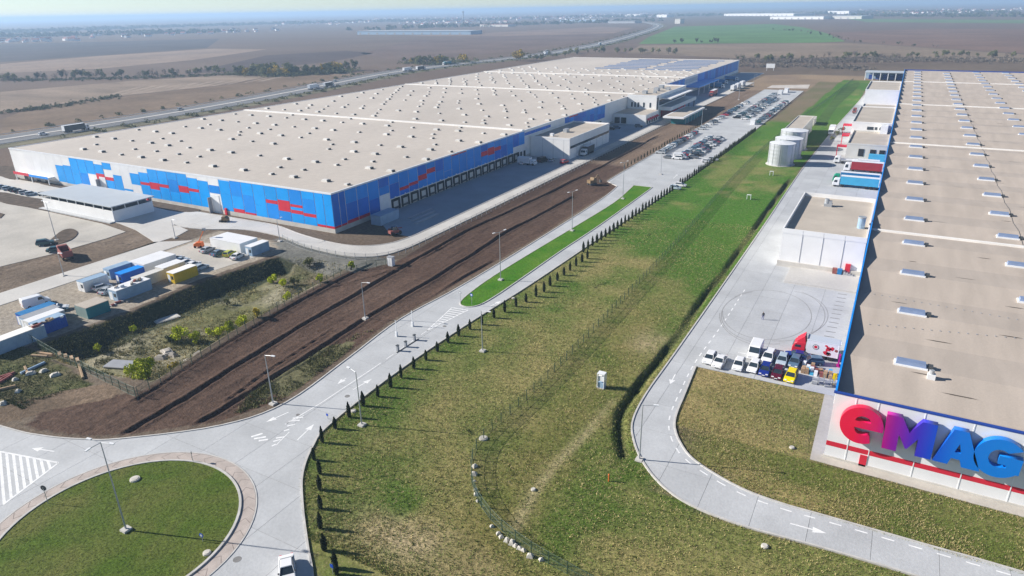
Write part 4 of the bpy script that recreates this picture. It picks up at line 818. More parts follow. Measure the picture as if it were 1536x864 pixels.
def near_car(kind, colr_, label, loc, rz, cat='car', group=None, name='parked_car', scale=1.0):
    prof, gb, gr, zb, zr, w, wx = KIND[kind]; t = thing(name, label, cat, loc, rz, group); c = 'car_'+colr_; t.scale = (scale,)*3
    k = ('near', kind, c)
    if k not in _cm:
        body = bevel_prism(MB(), prof, w).mesh('body', [c]); roof = None
        rmb = MB(); roof_into(rmb, kind, 0); roof = rmb.mesh('roof', [c]) if rmb.v else None
        gm_ = MB(); glass_into(gm_, kind, 0, 0); gl = gm_.mesh('windows', ['glass'])
        tw = MB().cyl((0,-0.1,0),(0,0.12,0),0.33,n=14).mesh('tyre', ['rubber']); rw_ = MB().cyl((0,-0.02,0),(0,0.14,0),0.2,n=10).mesh('rim', ['galvanised'])
        hl = MB().box(-0.1,0.03,-0.2,0.2,-0.08,0.08).mesh('headlight', ['white_metal']); tl = MB().box(-0.03,0.06,-0.14,0.14,-0.12,0.12).mesh('tail_light', ['red_panel'])
        pl = MB().box(-0.02,0.03,-0.26,0.26,-0.06,0.06).mesh('number_plate', ['white_metal']); mi_ = MB().box(-0.08,0.08,-0.1,0.1,-0.07,0.07).mesh('mirror', ['dark_metal'])
        _cm[k] = (body, roof, gl, tw, rw_, hl, tl, pl, mi_)
    body, roof, gl, tw, rw_, hl, tl, pl, mi_ = _cm[k]
    bo = put('body', body, t)
    if roof: put('roof', roof, t)
    put('windows', gl, t); xf = max(p[0] for p in prof); xb = min(p[0] for p in prof); zf = 0.66 if kind != 'van' else 0.85
    for x in wx:
        for s in (-1, 1):
            o = put('wheel', tw, t, (x, s*(w-0.1), 0.33), 0 if s > 0 else math.pi); put('rim', rw_, o)
    for s in (-1, 1):
        put('headlight', hl, bo, (xf-0.04, s*(w-0.32), zf)); put('tail_light', tl, bo, (xb+0.02, s*(w-0.24), zf+0.12)); put('mirror', mi_, t, (gb[1]-0.25 if gb else 1.4, s*(w+0.02), zb+0.08))
    put('number_plate', pl, bo, (xf-0.01, 0, 0.45)); return t
# cars parked by the lawn in front of the signed warehouse (they face the lawn)
S90 = -math.pi/2
row = [((1060,549),'hatch','white','white hatchback at the yard road end of the row by the lawn'), ((1075,554),'sedan','white','white saloon car in the front row beside the lawn kerb'),
 ((1104,559),'hatch','white','white hatchback parked alone beside the gap in the front row'), ((1127,562),'hatch','white','white hatchback in front of the white van'), ((1144,567),'hatch','blue','dark blue hatchback parked by the lawn'),
 ((1163,572),'hatch','maroon','dark maroon hatchback parked beside the yellow car'), ((1183,577),'hatch','yellow','bright yellow hatchback parked by the lawn kerb'),
 ((1129,540),'van','white','white panel van parked behind the white hatchback'), ((1149,548),'suv','white','white high-roofed car parked behind the dark blue hatchback'), ((1170,552),'hatch','pale','pale blue-grey hatchback behind the maroon car'), ((1189,555),'hatch','steel','grey-blue hatchback parked behind the yellow car')]
for (px, py), kd, c_, lab in row:
    x, y = G(px, py); near_car(kd, c_, lab, (x, y+KIND[kd][0][-3][0] if 0 else y+2.0, RZ), S90+random.uniform(-.06,.06), 'van' if kd == 'van' else 'car', 'vehicles parked by the lawn')
x, y = G(1195,538); near_car('sedan', 'blue', 'blue saloon car standing beside the red lorry cab', (x, y, RZ), math.pi+0.1)
x, y = G(1217,546); near_car('hatch', 'steel', 'grey-blue car between the red lorry and the pallets', (x, y, RZ), math.pi+0.3)
x, y = G(432,862); near_car('sedan', 'white', 'white saloon car driving on the roundabout exit', (x, y, RZ), RAD(-42))
def truck(name, label, loc, rz, cab, box, L=12.0, hbox=2.7, zf=1.15, cabh=2.9, open_top=None, group=None, side=None):
    t = thing(name, label, 'truck', loc, rz, group); c = MB()
    bevel_prism(c, [(0.2,0.55),(0.2,cabh),(1.6,cabh+0.02),(2.05,cabh-0.35),(2.35,1.5),(2.4,0.5)], 1.2, 0.08); cb = c.build('cab', cab, t)
    MB().add([(2.12,-1.02,cabh-0.45),(2.12,1.02,cabh-0.45),(2.40,1.05,1.62),(2.40,-1.05,1.62)], [(3,2,1,0)]).build('windscreen', 'glass', cb, (0.015,0,0))
    for s in (-1, 1): MB().add([(0.9,s*1.215,1.6),(1.95,s*1.215,1.6),(1.8,s*1.215,cabh-0.5),(0.9,s*1.215,cabh-0.5)], [(0,1,2,3) if s < 0 else (3,2,1,0)]).build('side_window', 'glass', cb)
    MB().box(-L, 0.2, -0.45, 0.45, 0.65, zf-0.1).build('chassis', 'dark_metal', t)
    if open_top:
        b = MB(); h = zf+hbox; b.box(-L,0,-1.25,1.25,zf-0.1,zf); b.box(-L,0,-1.25,-1.15,zf,h); b.box(-L,0,1.15,1.25,zf,h); b.box(-L,-L+0.1,-1.15,1.15,zf,h); b.box(-0.1,0,-1.15,1.15,zf,h+0.3); b.build('dump_bed', box, t); MB().box(-L+0.1,-0.1,-1.15,1.15,zf,zf+0.3).build('bed_floor', 'dark_opening', t)
    else:
        b = MB().box(-L, -0.05, -1.25, 1.25, zf-0.1, zf+hbox).build('trailer', box, t); MB().box(-L-0.03, 0.0, -1.28, 1.28, zf+hbox, zf+hbox+0.06).build('trailer_roof', 'white_metal', b); MB().box(-L-0.04, -L+0.12, -1.28, 1.28, zf-0.1, zf+hbox).build('rear_frame', 'white_metal', b)
    wl = MB().cyl((0,-1.2,0.5),(0,-0.85,0.5),0.5,n=12).mesh('wheel', ['rubber'])
    for x in (1.5, -0.9, -L+1.2, -L+2.5, -L+3.8):
        if L < 7 and x == -L+3.8: continue
        put('wheel', wl, t, (x,0,0)); put('wheel', wl, t, (x,2.05,0))
    return t
# lorries backed on to the docks of the signed warehouse (heading -X)
truck('parked_truck', 'lorry with sky blue curtain trailer backed against the warehouse wall', (-13.6, 261.8, RZ), math.pi, 'white_metal', 'sky_tarp', 12.2)
truck('parked_truck', 'lorry with bright green cab and open deep blue trailer', (-14.2, 268.5, RZ), math.pi, 'green_metal', 'blue_tarp', 12.6)
truck('parked_truck', 'lorry with white cab and dark red trailer at the docks', (-12.2, 288.6, RZ), math.pi, 'white_metal', 'red_tarp', 10.8, 2.9, cabh=3.3)
truck('parked_truck', 'white flatbed lorry standing in front of the cream loading annex', (-17.0, 303, RZ), math.pi, 'white_metal', 'grey_metal', 9, 0.4, cabh=2.8)
truck('parked_truck', 'white box lorry parked beside the dark red trailer', (-10.4, 297.5, RZ), math.pi, 'white_metal', 'white_metal', 7.5, 2.0)
truck('parked_truck', 'lorry with red cab standing by the rear annex', (-21.0, 452, RZ), math.pi, 'rust_red', 'grey_metal', 5.5, 0.5, cabh=3.2)
truck('parked_truck', 'white van-bodied lorry facing down the yard road beside the ditch', (-27.0, 372, RZ), S90, 'white_metal', 'white_metal', 7, 2.6)
tag(MB().box(-6,0,-1.2,1.2,0.1,2.7).build('freight_container', 'sky_tarp', None, (-1.4, 313, 0)), 'bright blue freight container at the wall by the cream annex', 'container')
# red and white box lorry with emblem
tk = truck('box_truck', 'red-cabbed lorry with white box and red round emblem beside the warehouse', (-7.4, 123.6, RZ), math.pi, 'red_panel', 'white_metal', 5.4, 2.5, 0.9, 2.6)
MB().add([(-0.4,-1.2,2.3),(-0.4,1.2,2.3),(-0.05,1.1,3.9),(-0.05,-1.1,3.9),(1.3,-1.1,2.65),(1.3,1.1,2.65)], [(0,1,2,3),(3,2,5,4),(0,3,4),(1,5,2),(0,4,5,1)]).build('wind_deflector', 'red_panel', tk, (0.5,0,0))
MB().box(-5.4,-0.06,-1.24,1.24,3.46,3.48).build('box_roof', 'roof_grey', tk)
def disc(r0, r1, n=24):
    vs = []; 
    for i in range(n): a = 2*math.pi*i/n; vs += [(r0*math.cos(a),0,r0*math.sin(a)),(r1*math.cos(a),0,r1*math.sin(a))]
    return MB().add(vs, [(2*i,2*((i+1)%n),2*((i+1)%n)+1,2*i+1) for i in range(n)])
for r0, r1, m in ((0.42,0.52,'dark_metal'),(0.30,0.42,'white_metal'),(0.0,0.30,'red_panel')): disc(r0, r1).build('emblem', m, tk, (-1.6,1.275+0.004*r1,2.3))
rs = random.Random(5)
for k in range(9):
    x, z, s = -2.9-rs.random()*2.2, 1.05+rs.random()*1.9, 0.18+rs.random()*0.3; n = 7
    MB().add([(x+s*math.cos(2*math.pi*i/n)*(0.6+rs.random()*0.7),1.268,z+s*math.sin(2*math.pi*i/n)*(0.6+rs.random()*0.6)) for i in range(n)], [tuple(range(n-1,-1,-1))]).build('red_print', 'red_panel' if k < 6 else 'rust_red', tk)
# pallets, cartons and trolleys beside it
def carton(label, x, y, z, sx, sy, sz, m, name='carton'): 
    o = MB().box(-sx/2,sx/2,-sy/2,sy/2,0,sz).box(-sx/2-0.01,sx/2+0.01,-0.04,0.04,-0.0+0.01,sz+0.01).build(name, m, None, (x,y,z), rs.uniform(-.2,.2)); return tag(o, label, 'box', 'goods stacked by the red lorry')
px0 = G(1222,560); 
for k in range(24):
    m = ['cardboard','cardboard','sky_tarp','white_metal','rust_red','wood'][k % 6]; cl = {'cardboard':'brown','sky_tarp':'light blue','white_metal':'white','rust_red':'reddish','wood':'tan wooden'}[m]
    carton(cl+' box in the heap of goods beside the red lorry', px0[0]-1.9+(k % 7)*0.72+rs.uniform(-.12,.12), px0[1]-0.9+(k//7)*0.85, RZ, 0.58, 0.62, 0.4+rs.random()*0.7, m)
for k in range(4):
    t = thing('cage_trolley', 'empty grey wire cage trolley standing by the blue wall', 'trolley', (-4.6+k*0.95, 112.8+(k % 2)*0.35, RZ), 0.15*k, 'cage trolleys by the blue wall')
    for a, b_ in ((-0.4,-0.4),(0.4,-0.4),(-0.4,0.4),(0.4,0.4)): MB().box(a-0.03,a+0.03,b_-0.03,b_+0.03,0,1.5).build('upright', 'galvanised', t)
    MB().box(-0.43,0.43,-0.43,0.43,0.1,0.18).build('shelf', 'galvanised', t); MB().box(-0.43,0.43,-0.43,0.43,0.8,0.86).build('shelf', 'galvanised', t)
tag(MB().box(-0.25,0.25,-0.25,0.25,0,0.2).box(-0.1,0.1,-0.1,0.1,0.2,1.9).frustum(-0.35,0.35,-0.1,0.1,0.9,2.0,0.05).build('yellow_stand', 'yellow_paint', None, (-1.75,114.2,RZ)), 'yellow upright stand against the blue warehouse wall', 'stand')
tag(MB().box(-0.15,0.15,-0.5,0.5,0,2.2).box(-0.3,0.3,-0.6,0.6,0,0.15).build('magenta_stand', 'magenta_paint', None, (-1.65,121.2,RZ)), 'magenta display stand against the blue wall behind the lorry', 'stand')
tag(MB().box(-0.4,0.4,-0.4,0.4,0,1.6).frustum(-0.45,0.45,-0.45,0.45,1.6,1.8,0.1).build('white_cabinet', 'white_metal', None, (-2.2,127.2,RZ)), 'white cabinet beside the rear of the red lorry', 'cabinet')
# rows of cars in the car park
pal = ['white','silver','grey','black','steel','pale','teal','steel','grey','black','red','white']; kinds = ['hatch','sedan','suv','hatch']
nm = dict(white='white', silver='silver', grey='dark grey', black='black', steel='steel blue', pale='pale blue', teal='dark teal', red='red')
def park_row(x, y0, y1, step, face, miss, where, jx=0.3):
    y = y0
    while y < y1:
        if rs.random() > miss:
            c_ = rs.choice(pal); k_ = rs.choice(kinds); o = put('parked_car', far_car(k_, c_), None, (x+rs.uniform(-jx,jx), y+rs.uniform(-.15,.15), RZ), face+rs.uniform(-.05,.05))
            tag(o, f'{nm[c_]} car parked {where}', 'car', 'cars in the rows of the car park')
        y += step
park_row(-88.2, 290, 352, 2.7, math.pi, 0.1, 'in the outer row by the row of young conifers'); park_row(-88.4, 362, 480, 2.8, math.pi, 0.25, 'in the outer row along the bare earth strip')
park_row(-77.9, 284, 340, 2.6, math.pi, 0.08, 'in the middle double row of the car park'); park_row(-72.7, 286, 340, 2.6, 0, 0.15, 'in the middle double row, on the lawn side')
park_row(-79.8, 405, 530, 2.9, math.pi, 0.22, 'in the far double row of the car park'); park_row(-74.6, 402, 515, 2.9, 0, 0.35, 'in the far double row, on the tank side'); park_row(-65.9, 395, 490, 2.8, math.pi, 0.25, 'in the inner row beside the far grass')
for (px, py, kd, c_, lab) in ((1020,238,'van','white','white van standing across the entrance of the car park'), (1003,238,'sedan','grey','dark grey saloon beside the white van at the car park entrance'), (1060,244,'sedan','white','white car parked against the conifer row by the car park entrance'), (1070,241,'hatch','silver','silver car parked against the conifer row near the car park entrance'),
                              (1021,280,'hatch','white','white car parked in a notch of the conifer row'), (1013,284,'hatch','pale','pale blue car parked in a notch of the conifer row')):
    x, y = G(px, py); near_car(kd, c_, lab, (x, y, RZ), RAD(rs.choice([0,10,-8])), 'van' if kd == 'van' else 'car')
tag(MB().box(-2.2,2.2,-1.2,1.2,0,2.6).box(-2.3,2.3,-1.3,1.3,2.6,2.75).build('site_cabin', 'white_metal', None, (-67.5, 390, RZ), RAD(90)), 'white cabin at the start of the inner car park row', 'cabin')
for k, (x, y) in enumerate(((-76,534),(-74,548))): tag(MB().box(-3,3,-1.25,1.25,0,2.7).box(-3.05,3.05,-1.3,1.3,2.7,2.8).build('site_cabin', 'white_metal', None, (x,y,RZ), RAD(90)), 'white cabin at the far end of the car park', 'cabin', 'white cabins at the car park end')
# vehicles in the dock yard of the blue warehouse
truck('parked_truck', 'dark lorry parked along the white annex in its shade', (-117.0, 276, RZ), RAD(-90), 'white_metal', 'dark_metal', 8, 2.6)
truck('parked_truck', 'white delivery lorry at a dock of the blue warehouse', (-129.5, 248.5, RZ), 0, 'white_metal', 'white_metal', 5.6, 2.2, 0.8, 2.2)
for px, py, kd, c_, lab in ((845,246,'suv','red','red car parked at the corner of the white annex'), (812,244,'van','black','black van in the shade before the white annex'), (783,247,'sedan','white','white car in the shaded dock yard'), (826,243,'hatch','pale','pale car between the black van and the red car')):
    x, y = G(px, py); near_car(kd, c_, lab, (x, y+1, 0.085), RAD(rs.choice([80,95,100])), 'van' if kd == 'van' else 'car')
for k, (px, py) in enumerate(((916,195),(925,193),(958,191))): x, y = G(px, py); tag(put('parked_car', far_car('suv', ['black','steel','grey'][k]), None, (x,y,0.085), RAD(20)), ['black','steel blue','dark grey'][k]+' car in the shade before the office building', 'car')
truck('parked_truck', 'dark red lorry trailer in the shaded far dock yard', (-118, 505, 0.085), RAD(-90), 'rust_red', 'red_tarp', 13, 2.7)
for k, y in enumerate((545, 560, 577)): truck('parked_truck', 'white trailer lorry parked on the ring road by the bare earth', (-111.8, y+6, RZ), RAD(90), 'white_metal', 'white_metal', 9, 2.7, group='white lorries on the ring road')
for k, (x, y) in enumerate(((-124,560),(-128,590),(-126,620))): truck('parked_truck', 'lorry with dark blue trailer under the far dock canopy', (x, y, 0.085), 0, 'white_metal', 'blue_tarp', 9, 2.7, group='lorries at the far docks')
tag(MB().box(0,3.8,0,9,0,2.9).box(-0.06,3.86,-0.06,9.06,2.9,3.0).box(3.8,3.85,1,2,0,2.1).box(3.8,3.85,3,4.2,1,2.1).box(3.8,3.85,5.5,6.7,1,2.1).build('site_office', 'container_pale', None, (-134.6,153,0)), 'pale blue site office container in the shade of the blue warehouse', 'container')
ff = thing('telehandler', 'dark red telehandler parked in the warehouse shade', 'loader', (G(592,352)[0], G(592,352)[1], 0.085), RAD(70)); bevel_prism(MB(), [(-1.8,0.6),(-1.8,1.5),(0.2,1.5),(1.6,1.2),(1.9,0.6)], 1.0).build('body', 'rust_red', ff); MB().box(-0.9,0.5,-0.9,0.1,1.4,2.5).build('cabin', 'glass', ff); MB().cyl((-1.6,0.6,1.8),(3.0,0.6,1.3),0.18,n=6).build('boom', 'rust_red', ff)
for a in (-1.2, 1.3):
    for s in (-1, 1): MB().cyl((a,s*0.75,0.55),(a,s*1.1,0.55),0.55,n=12).build('wheel', 'rubber', ff)
cw = G(596,334)
for k in range(3): tag(MB().box(0,1.1,0,12,0,0.25).build('barrier_row', 'galvanised', None, (cw[0]+0.3+k*2.6, cw[1]+5-k*2, 0.085)), 'low grey row of stacked barriers on the dock yard', 'barrier', 'barrier rows on the dock yard')
# ------------------------------------------------------------------ building site on the left
def container(label, px, py, L=6.0, W=2.45, Hc=2.6, side='container_blue', roof=None, rz=0.0, name='site_container', z=None, end=None, door=True):
    x, y = G(px, py); zz = gz(x, y) if z is None else z; t = thing(name, label, 'container', (x, y, zz-0.02), rz)      # origin at the near right corner; body runs -X, +Y
    mb = MB(); n = int(L/0.5)
    mb.box(-W+0.04, -0.04, 0.04, L-0.04, 0, Hc-0.02); mb.build('wall', side, t)
    rib = MB()
    for i in range(n): rib.box(-0.045, 0.0, 0.1+i*(L-0.2)/n, 0.1+(i+0.55)*(L-0.2)/n, 0.15, Hc-0.15)
    rib.build('corrugation', side, t); MB().box(-W-0.03, 0.03, -0.03, L+0.03, Hc-0.02, Hc+0.1).build('roof', roof or side, t)
    e = MB().box(-W+0.1, -0.1, 0.0, 0.05, 0.1, Hc-0.1).build('end_wall', end or side, t)
    if door: MB().box(-W*0.9, -W*0.55, -0.02, 0.03, 0.1, 2.1).build('door', 'white_metal', e); MB().box(-W*0.42, -W*0.12, -0.02, 0.03, 1.0, 1.9).build('window', 'glass', e)
    for a in (-W, -0.1):
        for b_ in (0, L-0.1): MB().box(a, a+0.1, b_, b_+0.1, 0, Hc).build('corner_post', side, t)
    return t
container('deep blue site container with bright blue roof and small door, centre of the site', 185, 427, side='container_blue', roof='blue_mid')
container('pale blue site container behind the deep blue one', 167, 420, side='container_pale')
container('wide white flat-roofed site cabin beside the concrete road', 219, 413, 9.0, 6.0, 2.7, 'white_wall', 'white_panel')
container('small white site cabin at the gravel edge with blue box beside it', 128, 439, 6.0, 2.6, 2.5, 'white_wall', 'container_pale')
container('pinkish white long site container beside the bank', 209, 433, 8.0, 2.4, 2.4, 'cream_wall', 'cream_wall')
container('yellow site container at the top of the bank', 263, 426, 6.6, 2.6, 2.6, 'container_yellow', 'roof_ridge')
container('white roofed container beside the yellow one', 248, 418, 6.0, 3.2, 2.6, 'cream_wall', 'white_panel')
container('grey-green container with teal side at the gravel edge', 133, 479, 5.0, 4.2, 2.5, 'teal_metal', 'roof_beige', end='container_green', door=False)
container('white cabin with scrap on its roof at the top of the bank', 178, 453, 8.5, 3.2, 2.6, 'container_pale', 'white_panel')
container('dark blue container closing the row above the bank', 58, 506, 6.0, 2.5, 2.6, 'container_blue', 'container_pale')
x, y = G(58, 506)
for k, (m, r_, lb) in enumerate((('cream_wall','white_panel','white roofed container next to the dark blue one'), ('container_pale','grey_metal','grey striped-roof container second from the dark blue one'), ('container_blue','blue_tarp','blue roofed container at the outer end of the row'))):
    t = container(lb, 58, 506, 7.0, 2.5, 2.6, m, r_); t.location = (x-2.62*(k+1), y+0.6*k+0.3, t.location[2])
container('light blue louvred container with junk on its roof by the fence', -14, 538, 10.5, 2.6, 2.6, 'container_pale', 'roof_ridge')
container('large white office cabin block beside the concrete road', 362, 381, 6.0, 12.0, 2.8, 'white_wall', 'white_panel', door=False)
container('white and blue container at the corner of the office cabin block', 379, 385, 6.0, 2.5, 2.6, 'container_pale', 'white_panel')
for k in range(26):                                   # scrap on roofs
    bx, by, zt = [(G(178,453)[0]-1.6, G(178,453)[1]+4, 2.68), (G(47,516)[0]-1.3, G(47,516)[1]+4.5, 2.68), (G(133,479)[0]-2, G(133,479)[1]+7.5, 0.0)][k % 3]
    m = ['junk','wood','rust_red','white_metal','rubble'][k % 5]; l = 0.4+rs.random()*1.2
    cl = {'junk':'dark','wood':'wooden','rust_red':'reddish','white_metal':'white','rubble':'grey'}[m]
    tag(MB().frustum(-l/2,l/2,-0.25,0.25,0,0.2+rs.random()*0.3,0.05).build('scrap_piece', m, None, (bx+rs.uniform(-1.1,1.1), by+rs.uniform(-3,3), zt if k % 3 < 2 else gz(bx,by)), rs.uniform(0,3)), cl+' piece of scrap lying on or beside the site containers', 'scrap', 'scrap around the site containers')
site = [((307,379),'sedan','silver','silver car beside the office cabin block'), ((324,384),'sedan','steel','dark blue car beside the office cabin block'), ((340,385),'hatch','green','yellow-green car parked between two others by the office cabins'), ((352,389),'sedan','white','white car at the bank end of the row by the office cabins'),
 ((259,393),'sedan','silver','silver car at the outer end of the row behind the yellow container'), ((267,396),'sedan','pale','pale blue car second in the row behind the yellow container'), ((275,399),'hatch','white','white hatchback in the row behind the yellow container'), ((285,402),'sedan','white','white saloon in the row behind the yellow container'), ((297,406),'hatch','pale','pale blue hatchback at the bank end of the row behind the yellow container'),
 ((148,436),'hatch','white','white car squeezed between the site cabins'), ((156,441),'sedan','silver','silver car squeezed between the site cabins'), ((80,468),'sedan','white','white car parked beside the blue container row'), ((63,369),'suv','teal','dark teal pickup standing on the truck park'), ((79,379),'sedan','teal','dark teal car beside the dump truck')]
for (px, py), kd, c_, lab in site:
    x, y = G(px, py); zz = 0.03 if x > -190 else 0.09
    near_car(kd, c_, lab, (x, y+1, max(gz(x,y),0)+(zz if inside([(-169,93),(-169.5,117),(-150,123),(-143,118),(-146,96)],x,y) or x < -190 else 0)), RAD(95+rs.uniform(-12,12)) if px > 90 else RAD(rs.uniform(40,60)))
x, y = G(55, 458); near_car('van', 'white', 'white van parked beside the concrete site road', (x, y, 0), RAD(80), 'van')
for k, (px, py) in enumerate(((3,283),(13,285),(22,287),(30,289),(38,291),(47,293))): x, y = G(px, py); c_ = ['steel','pale','black','black','silver','pale'][k]; near_car('hatch', c_, {'steel':'steel blue','pale':'pale blue','black':'black','silver':'silver'}[c_]+' car in the short row on the far side of the truck park', (x, y, RZ), RAD(70), 'car', 'cars in the short row by the truck park')
tag(put('parked_car', far_car('hatch','grey'), None, (*G(67,294), RZ), RAD(20)), 'dark grey car at the corner of the grey-roofed shed', 'car')
x, y = G(106, 386); dt = truck('dump_truck', 'dusty red dump truck with empty dark bed on the dirt track', (x-2.6, y, 0.0), RAD(160), 'rust_red', 'rust_red', 5.6, 1.5, 1.2, 2.9, open_top=True)
x, y = G(299, 371); bl2 = thing('boom_lift', 'orange-red boom lift with raised arm beside the site road', 'lift', (x, y, 0.05), RAD(30)); bl2.scale = (0.75,)*3; bevel_prism(MB(), [(-1.6,0.5),(-1.6,1.5),(-0.4,2.1),(1.4,2.0),(1.6,0.5)], 1.1).build('chassis', 'orange_paint', bl2); MB().cyl((0,0,1.8),(2.6,0.4,6.4),0.16,n=6).build('arm', 'orange_paint', bl2); MB().box(2.2,3.2,0,1.0,6.2,7.2).build('basket', 'grey_metal', bl2)
for a in (-1.1,1.1):
    for s in (-1,1): MB().cyl((a,s*0.8,0.45),(a,s*1.15,0.45),0.45,n=10).build('wheel', 'rubber', bl2)
x, y = G(338, 333); sl_ = thing('skid_loader', 'small tan skid loader on the earth beside the blue wall', 'loader', (x, y, 0), RAD(200)); bevel_prism(MB(), [(-1.1,0.4),(-1.2,1.3),(-0.4,1.9),(0.6,1.9),(0.9,0.5)], 0.8).build('body', 'dusty_yellow', sl_); MB().frustum(0.9,1.7,-0.9,0.9,0.05,0.7,0.1).build('bucket', 'dark_metal', sl_); 
for a in (-0.6,0.5):
    for s in (-1,1): MB().cyl((a,s*0.75,0.38),(a,s*1.0,0.38),0.38,n=10).build('wheel', 'rubber', sl_)
x, y = G(888, 277); ex = thing('excavator', 'small tan excavator working on the bare earth strip', 'excavator', (x, y, gz(x,y)-0.05), RAD(60)); MB().box(-1.5,1.5,0.5,1.0,0,0.8).box(-1.5,1.5,-1.0,-0.5,0,0.8).build('track', 'dark_metal', ex); bevel_prism(MB(), [(-1.6,0.8),(-1.6,1.9),(-0.2,1.9),(0.1,2.7),(1.2,2.6),(1.4,0.8)], 1.1).build('cabin', 'dusty_yellow', ex); MB().cyl((1.2,0.4,1.4),(2.8,0.4,3.4),0.18,n=6).cyl((2.8,0.4,3.4),(4.2,0.4,1.2),0.15,n=6).build('arm', 'dusty_yellow', ex); MB().frustum(3.8,4.6,0,0.8,0.3,1.2,0.1).build('bucket', 'dark_metal', ex)
# rubbish and pipes on the grass by the fence
for k, (px, py, l, a, m) in enumerate(((50,553,4.5,95,'container_pale'),(46,561,0,0,'stone'),(5,606,0,0,'stone'),(66,557,0,0,'stone'),(23,570,0,0,'stone'),(83,563,0,0,'stone'),(27,588,0,0,'stone'),(12,583,2.5,60,'wood'),(40,556,3.2,-20,'wood'),(60,535,3.5,20,'wood'),(70,532,3.0,15,'cardboard'),(8,570,3.0,110,'rust_red'),(4,566,2.6,80,'rust_red'),(12,565,2.6,100,'rust_red'),(122,558,6.5,-25,'wood'))):
    x, y = G(px, py); z = gz(x, y)-0.03; cl = {'container_pale':'pale blue','stone':'pale','wood':'tan','cardboard':'orange-brown','rust_red':'reddish'}[m]
    if l: tag(MB().box(-l/2,l/2,-0.22,0.22,0,0.35).frustum(-l/2,l/2,-0.22,0.22,0.35,0.45,0.08).build('building_beam', m, None, (x,y,z), RAD(a)), cl+' beam lying on the rough grass by the site fence', 'beam', 'beams on the rough grass')
    else: 
        s = 0.5+rs.random()*0.4; tag(MB().frustum(-s,s,-s*0.7,s*0.7,0,0.4,0.2).frustum(-s*0.6,s*0.6,-s*0.5,s*0.5,0.4,0.55,0.15).build('stone_block', m, None, (x,y,z), rs.uniform(0,3)), 'pale stone block lying on the rough grass', 'stone', 'stones on the rough grass')
for k in range(4): x, y = G(90+9*k, 533+3*k); tag(MB().box(-0.9,0.9,-0.3,0.3,0,0.35).box(-0.85,0.85,-0.25,0.25,0.35,0.5).build('brick_pallet', 'cardboard', None, (x,y,-0.02), RAD(-25)), 'orange-brown stack of bricks beside the site fence', 'bricks', 'brick stacks by the site fence')
x, y = G(197, 456+36); 
for px, py, sx, sy in ((250,477,2.6,1.2),(232,483,0.0,0)): 
    if sx: x, y = G(px, py, -2.6); tag(MB().box(-sx,sx,-sy,sy,0,0.3).box(-sx*0.9,sx*0.9,-sy*0.8,sy*0.8,0.3,0.36).build('concrete_slab', 'concrete_bright', None, (x,y,gz(x,y)-0.03), RAD(75)), 'pale concrete slab at the foot of the bank', 'slab')
x, y = G(181, 546, -2.4); tag(MB().box(-2.6,2.6,-1.4,1.4,0,0.5).frustum(-2.8,2.8,-1.5,1.5,0.5,0.62,0.1).build('covered_pit', 'grey_metal', None, (x,y,gz(x,y)-0.1), RAD(20)), 'grey covered pit in the overgrown basin near the bright bush', 'pit')
for k, (px, py, s) in enumerate(((250,525,1.6),(240,533,1.2),(258,529,1.0),(285,540,1.3),(300,532,1.2))): x, y = G(px, py, -2.3); tag(MB().frustum(-s,s,-s*0.7,s*0.7,0,0.5,0.3).frustum(-s*0.6,s*0.6,-s*0.4,s*0.4,0.5,0.75,0.2).build('rubble_heap', 'rubble', None, (x,y,gz(x,y)-0.1), rs.uniform(0,3)), 'low grey rubble heap in the overgrown basin', 'rubble', 'rubble heaps in the basin')
# ------------------------------------------------------------------ street lamps
def lamp(px, py, h, label, arms=((1,0),), z=None, m='galvanised', base=True, group='tall street lamps'):
    x, y = G(px, py); zz = max(gz(x, y), 0) if z is None else z; t = thing('street_lamp', label, 'lamp', (x, y, zz-0.02), 0, group)
    MB().cyl((0,0,0),(0,0,h),0.12,0.055,n=8).build('pole', m, t)
    if base: MB().frustum(-0.55,0.55,-0.55,0.55,-0.1,0.3,0.05).build('footing', 'concrete_bright', t)
    for ax, ay in arms:
        a = MB().cyl((0,0,h-0.08),(ax*1.5,ay*1.5,h+0.12),0.045,n=6).build('arm', m, t); l = MB().box(-0.35,0.35,-0.14,0.14,-0.06,0.06).build('lamp_head', 'white_metal', a, (ax*1.7,ay*1.7,h+0.14), math.atan2(ay, ax))
    return t
lamp(190,797,13.2,'tall lamp mast with white footing in the middle of the roundabout island',((1,0.2),(-1,-0.2),(0.2,-1)),0.2)
lamp(410,606,9.2,'street lamp at the road edge of the dug-up earth strip nearest the roundabout',((1,0.1),)); lamp(548,478,8.3,'street lamp standing among the trenches of the earth strip',((1,0.1),))
lamp(751,421,12.0,'lamp mast near the tip of the bright green median',((0.3,1),(-0.3,-1)),0.18); lamp(858,347,11.6,'lamp mast halfway along the bright green median',((0.3,1),(-0.3,-1)),0.18); lamp(934,299,12.4,'lamp mast near the wide end of the bright green median',((0.3,1),(-0.3,-1)),0.18)
lamp(724,527,8.5,'street lamp on the lawn with a worn ring round its foot'); lamp(543,638,9.6,'street lamp on the lawn beside the conifers nearest the roundabout',((-1,0.2),))
lamp(959,690,9.2,'street lamp on the outer side of the yard road bend',((1,0.3),)); lamp(85,361,11.5,'lamp mast on the small earth island of the truck park',((1,0),(-1,0)),0.09); lamp(96,414,6.2,'lamp pole beside the concrete site road next to the dirt track',((1,0),)); lamp(263,357,5.6,'lamp pole on the bare earth beside the grey-roofed shed',((1,0),))
for k, (px, py, h) in enumerate(((991,262,10),(1035,232,11),(1052,190,9),(1108,150,9),(1163,170,9),(1130,128,8))): lamp(px, py, h, 'slender lamp post in the car park between the warehouses', ((1,0),), RZ, group='car park lamp posts')
